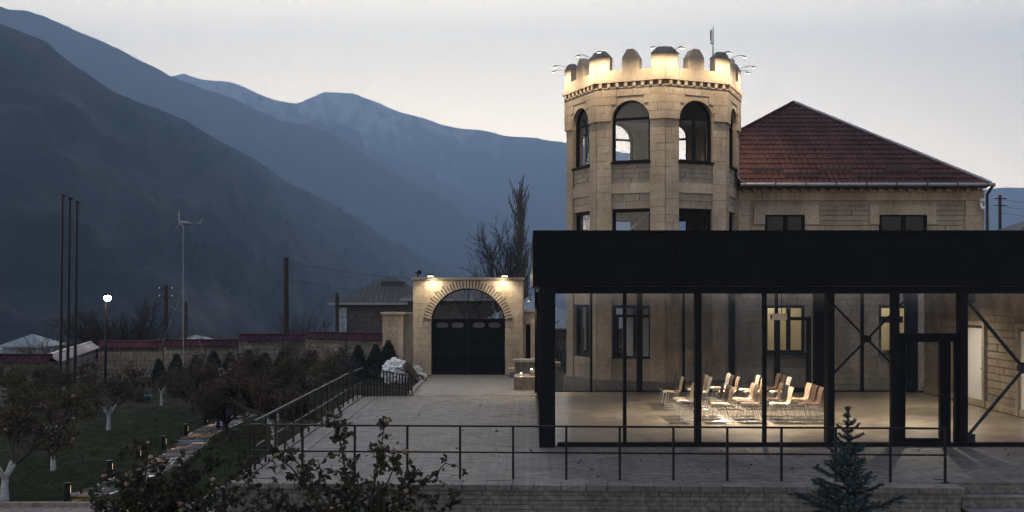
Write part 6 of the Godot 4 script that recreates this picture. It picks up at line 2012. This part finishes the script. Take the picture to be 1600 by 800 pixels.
	bare_tree("bare_tree", "tall leafless tree standing behind the right end of the gateway", Vector3(-1.65, -1.6, -70), 9.3, 0.15, {"kids": [9, 7, 5], "wob": 0.2, "up": 0.10, "taper": 0.35, "low": 0.1, "ang": 0.58, "ratio": 0.42, "bole": 0.30, "lead": 6, "tilt": 0.40, "reach": 0.72, "rmin": 0.010}, M.bark)
	bare_tree("poplar_tree", "tall narrow leafless poplar beside the pavilion's left corner", Vector3(-0.30, -2.4, -90), 13.2, 0.20, {"kids": [170, 11, 3], "wob": 0.06, "up": 0.16, "taper": 0.3, "low": 0.02, "ang": 0.46, "ratio": 0.17, "bole": 0.06, "lead": 1, "tilt": 0.01, "reach": 0.95, "rmin": 0.024}, M.grey_twig)
	var bp := {"kids": [6, 5, 4], "wob": 0.28, "up": 0.08, "taper": 0.4, "low": 0.1, "ang": 0.6, "ratio": 0.55, "bole": 0.06, "lead": 7, "tilt": 0.5, "reach": 0.75}
	bare_tree("bare_bush", "leafless bush left of the dark roofed neighbouring house", Vector3(-13.4, -1.6, -66), 3.9, 0.06, bp, M.bark)
	bare_tree("bare_bush", "leafless bush beyond the wall, right of the tall utility pole", Vector3(-15.0, -1.8, -70), 3.4, 0.06, bp, M.bark)
	bare_tree("bare_bush", "leafless bush between the turbine mast and the tall utility pole", Vector3(-17.8, -1.8, -64), 2.7, 0.06, bp, M.grey_twig)
	bare_tree("bare_bush", "low leafless bush behind the turbine mast", Vector3(-20.6, -2.0, -66), 2.9, 0.06, bp, M.grey_twig)
	bare_tree("bare_bush", "leafless bush between the far shed and the left utility pole", Vector3(-24.5, -2.4, -74), 3.2, 0.06, bp, M.bark)
	bare_tree("bare_bush", "low leafless bush behind the left wall near the village houses", Vector3(-32.0, -2.6, -72), 2.9, 0.06, bp, M.bark)
	bare_tree("bare_bush", "leafless bush just left of the tall bare tree by the gateway", Vector3(-4.4, -1.4, -72), 4.9, 0.06, bp, M.bark)
	bare_tree("bare_bush", "dark leafless bush seen through the arch of the gate", Vector3(-1.6, -0.6, -53), 4.2, 0.06, bp, M.bark)
	bare_tree("bare_bush", "dark bush seen through the pavilion's left pane", Vector3(1.7, -0.6, -46), 1.9, 0.05, bp, M.bark)
	# leaves fallen on the lawn
	var fl := Geo.new()
	while fl.v.size() < 6 * 2600:
		var d := 20.6 + 22.0 * pow(rng.randf(), 1.4)
		var x := R(-5.8 - d * 0.38, -5.3)
		leaf(fl, Vector3(x, ground_y(x, d) + R(0.01, 0.06), -d), Vector3(R(-1, 1), R(-0.1, 0.25), R(-1, 1)).normalized(), R(0.05, 0.09), 0.6)
	for i in 90:
		var x := R(-4.2, 12.0)
		leaf(fl, Vector3(x, 0.012, -R(17.6, 21.0 if x > 0 else 30.0)), Vector3(R(-1, 1), 0.1, R(-1, 1)).normalized(), R(0.05, 0.09), 0.6)
	tag(obj("fallen_leaves", fl, M.leaf_brown), "brown leaves fallen on the orchard lawn and path", "leaves", "", "stuff")
	# grass
	var bl := Geo.new()
	for i in 7:
		var p := Vector3(R(-0.07, 0.07), 0, R(-0.07, 0.07))
		var lean := Vector3(R(-0.04, 0.04), R(0.05, 0.10), R(-0.04, 0.04))
		var s := Vector3(R(-1, 1), 0, R(-1, 1)).normalized() * 0.004
		bl.tri(p - s, p + s, p + lean)
	var xf := []
	while xf.size() < 26000:
		var d := 20.5 + 24.0 * pow(rng.randf(), 1.5)
		var x := R(-6.1 - d * 0.40, -5.2)
		if absf(x - path_x(d)) < 0.46 or x > terrace_left(d) - 0.3: continue
		if noise.get_noise_2d(x * 14.0, d * 14.0) < -0.22 and rng.randf() < 0.8: continue
		xf.append(Transform3D(Basis(Vector3.UP, R(0, TAU)).scaled(Vector3.ONE * R(0.6, 1.2)), Vector3(x, ground_y(x, d) - 0.005, -d)))
	var mm := MultiMesh.new()
	mm.transform_format = MultiMesh.TRANSFORM_3D
	mm.mesh = bl.mesh()
	mm.instance_count = xf.size()
	for i in xf.size(): mm.set_instance_transform(i, xf[i])
	var gi := MultiMeshInstance3D.new()
	gi.name = "grass"
	gi.multimesh = mm
	gi.material_override = M.blade
	add_child(gi)
	tag(gi, "short grass growing over the orchard lawn", "grass", "", "stuff")

# ---------------------------------------------------------------- people
func body_mesh(bones: Array, lo: Vector3, hi: Vector3, cell: float, tint: Callable) -> ArrayMesh:
	var nx := int((hi.x - lo.x) / cell) + 1
	var ny := int((hi.y - lo.y) / cell) + 1
	var nz := int((hi.z - lo.z) / cell) + 1
	var f := PackedFloat32Array()
	f.resize(nx * ny * nz)
	f.fill(1.0)
	for b in bones:  # exponential smooth minimum, each bone only near itself
		var a: Vector3 = b[0]
		var e: Vector3 = b[1]
		var m := maxf(b[2], b[3]) + 0.09
		var p0 := (a.min(e) - Vector3.ONE * m - lo) / cell
		var p1 := (a.max(e) + Vector3.ONE * m - lo) / cell
		var ae := e - a
		var l2 := maxf(ae.length_squared(), 1e-8)
		for i in range(maxi(0, int(p0.x)), mini(nx, int(p1.x) + 2)):
			for j in range(maxi(0, int(p0.y)), mini(ny, int(p1.y) + 2)):
				for k in range(maxi(0, int(p0.z)), mini(nz, int(p1.z) + 2)):
					var p := lo + Vector3(i, j, k) * cell
					var t := clampf((p - a).dot(ae) / l2, 0, 1)
					var dd := p.distance_to(a + ae * t) - lerpf(b[2], b[3], t)
					var q := (i * ny + j) * nz + k
					var h := maxf(0.03 - absf(dd - f[q]), 0.0) / 0.03
					f[q] = minf(dd, f[q]) - h * h * 0.0075
	var id := {}
	var g := Geo.new()
	var idx := func(i, j, k): return (i * ny + j) * nz + k
	for i in nx - 1:
		for j in ny - 1:
			for k in nz - 1:
				var s := Vector3.ZERO
				var c := 0
				var vals := []
				for o in 8:
					vals.append(f[((i + (o & 1)) * ny + j + ((o >> 1) & 1)) * nz + k + (o >> 2)])
				var neg := 0
				for q in vals: neg += 1 if q < 0 else 0
				if neg == 0 or neg == 8: continue
				for o in 8:
					for ax in [1, 2, 4]:
						if o & ax: continue
						var v0: float = vals[o]
						var v1: float = vals[o | ax]
						if (v0 < 0) == (v1 < 0): continue
						var t := v0 / (v0 - v1)
						s += Vector3((o & 1) + (t if ax == 1 else 0.0), ((o >> 1) & 1) + (t if ax == 2 else 0.0), (o >> 2) + (t if ax == 4 else 0.0))
						c += 1
				id[idx.call(i, j, k)] = g.v.size()
				var p := lo + (Vector3(i, j, k) + s / c) * cell
				g.v.append(p)
				g.c.append(tint.call(p))
				g.n.append(Vector3(vals[1] + vals[3] + vals[5] + vals[7] - vals[0] - vals[2] - vals[4] - vals[6], vals[2] + vals[3] + vals[6] + vals[7] - vals[0] - vals[1] - vals[4] - vals[5], vals[4] + vals[5] + vals[6] + vals[7] - vals[0] - vals[1] - vals[2] - vals[3]).normalized())
	for i in range(1, nx - 1):
		for j in range(1, ny - 1):
			for k in range(1, nz - 1):
				var q: int = idx.call(i, j, k)
				var a := f[q] < 0
				for ax in 3:
					var o: int = idx.call(i + (1 if ax == 0 else 0), j + (1 if ax == 1 else 0), k + (1 if ax == 2 else 0))
					if a == (f[o] < 0): continue
					var r := []
					for e in [[0, 0], [1, 0], [1, 1], [0, 1]]:
						var d := [0, 0, 0]
						d[(ax + 1) % 3] = e[0]
						d[(ax + 2) % 3] = e[1]
						r.append(id[idx.call(i - d[0], j - d[1], k - d[2])])
					if not a: r.reverse()
					# front faces run clockwise
					for z in [r[0], r[2], r[1], r[0], r[3], r[2]]: g.ix.append(z)
	return g.mesh()

func build_people() -> void:
	var B := []
	for s in [-1.0, 1.0]:
		var hip := Vector3(s * 0.09, 0.92, 0)
		var knee := Vector3(s * 0.105, 0.49, 0.012)
		var ank := Vector3(s * 0.115, 0.085, -0.02)
		B.append([hip, knee, 0.088, 0.064])
		B.append([knee, ank, 0.064, 0.050])
		B.append([ank + Vector3(0, -0.045, 0.0), ank + Vector3(s * 0.025, -0.052, 0.15), 0.042, 0.034])
		B.append([ank + Vector3(0, -0.04, -0.03), ank, 0.042, 0.045])
		var sh := Vector3(s * 0.185, 1.42, -0.01)
		var el := Vector3(s * 0.27, 1.15, -0.06)
		var wr := Vector3(s * 0.20, 0.96, 0.08)   # hands in the jacket pockets
		B.append([sh, el, 0.062, 0.050])
		B.append([el, wr, 0.050, 0.043])
		B.append([wr, Vector3(s * 0.15, 0.93, 0.11), 0.05, 0.045])
		B.append([Vector3(0, 1.40, -0.01), sh, 0.07, 0.062])
		B.append([Vector3(s * 0.07, 1.30, 0.01), Vector3(s * 0.075, 0.98, 0.0), 0.115, 0.115])
		B.append([Vector3(s * 0.074, 1.615, -0.005), Vector3(s * 0.078, 1.585, -0.005), 0.018, 0.014])
		B.append([Vector3(s * 0.03, 1.655, 0.082), Vector3(s * 0.045, 1.655, 0.075), 0.012, 0.012])
	B.append([Vector3(0, 1.44, -0.015), Vector3(0, 1.56, 0.01), 0.058, 0.054])
	B.append([Vector3(0, 1.65, -0.01), Vector3(0, 1.69, -0.01), 0.083, 0.080])
	B.append([Vector3(0, 1.60, 0.02), Vector3(0, 1.55, 0.05), 0.066, 0.036])
	B.append([Vector3(0, 1.635, 0.085), Vector3(0, 1.605, 0.104), 0.011, 0.016])
	B.append([Vector3(-0.018, 1.565, 0.084), Vector3(0.018, 1.565, 0.084), 0.010, 0.010])
	var tint := func(p: Vector3) -> Color:
		if p.y > 1.55: return Color(0.42, 0.27, 0.2)
		if p.y > 0.90: return Color(0.018, 0.018, 0.022)
		if p.y > 0.075: return Color(0.014, 0.02, 0.045)
		return Color(0.012, 0.011, 0.01)
	var body := body_mesh(B, Vector3(-0.40, -0.03, -0.22), Vector3(0.40, 1.80, 0.24), 0.022, tint)
	var hair := Geo.new()
	var hp := []
	for j in 7:
		var a := PI * 0.5 * j / 6.0
		hp.append(Vector2(0.094 * cos(a) + 0.001, 0.085 * sin(a)))
	hair.lathe(hp, Vector3(0, 1.69, -0.018), 14, 0.03, 3)
	hair.lathe([Vector2(0.085, -0.09), Vector2(0.092, -0.04), Vector2(0.094, 0.0)], Vector3(0, 1.69, -0.03), 14, 0.03, 4)
	for q in [[-8.98, 32.0, 2.7, "nearer person in dark navy trousers standing on the garden path under the brown tree"], [-9.28, 34.2, 2.95, "person in dark navy trousers farther along the garden path, behind the nearer one"]]:
		var t := thing("person", q[3], "person", Vector3(q[0], ground_y(q[0], q[1]) + 0.03, -q[1]), q[2], "people on the garden path")
		obj("body", body, M.person, t)
		obj("hair", hair.mesh(), M.hair, t)

func _ready() -> void:
	rng.seed = 20240611
	noise.seed = 4
	noise.frequency = 0.05
	noise.fractal_octaves = 3
	setup()
	build_materials()
	build_ground()
	build_mountains()
	build_tower()
	build_house()
	build_wing()
	build_pavilion()
	build_terrace()
	build_gateway()
	build_walls()
	build_neighbours()
	build_railings()
	build_street()
	build_bollards()
	build_chairs()
	build_clutter()
	build_people()
	build_plants()
	pour()
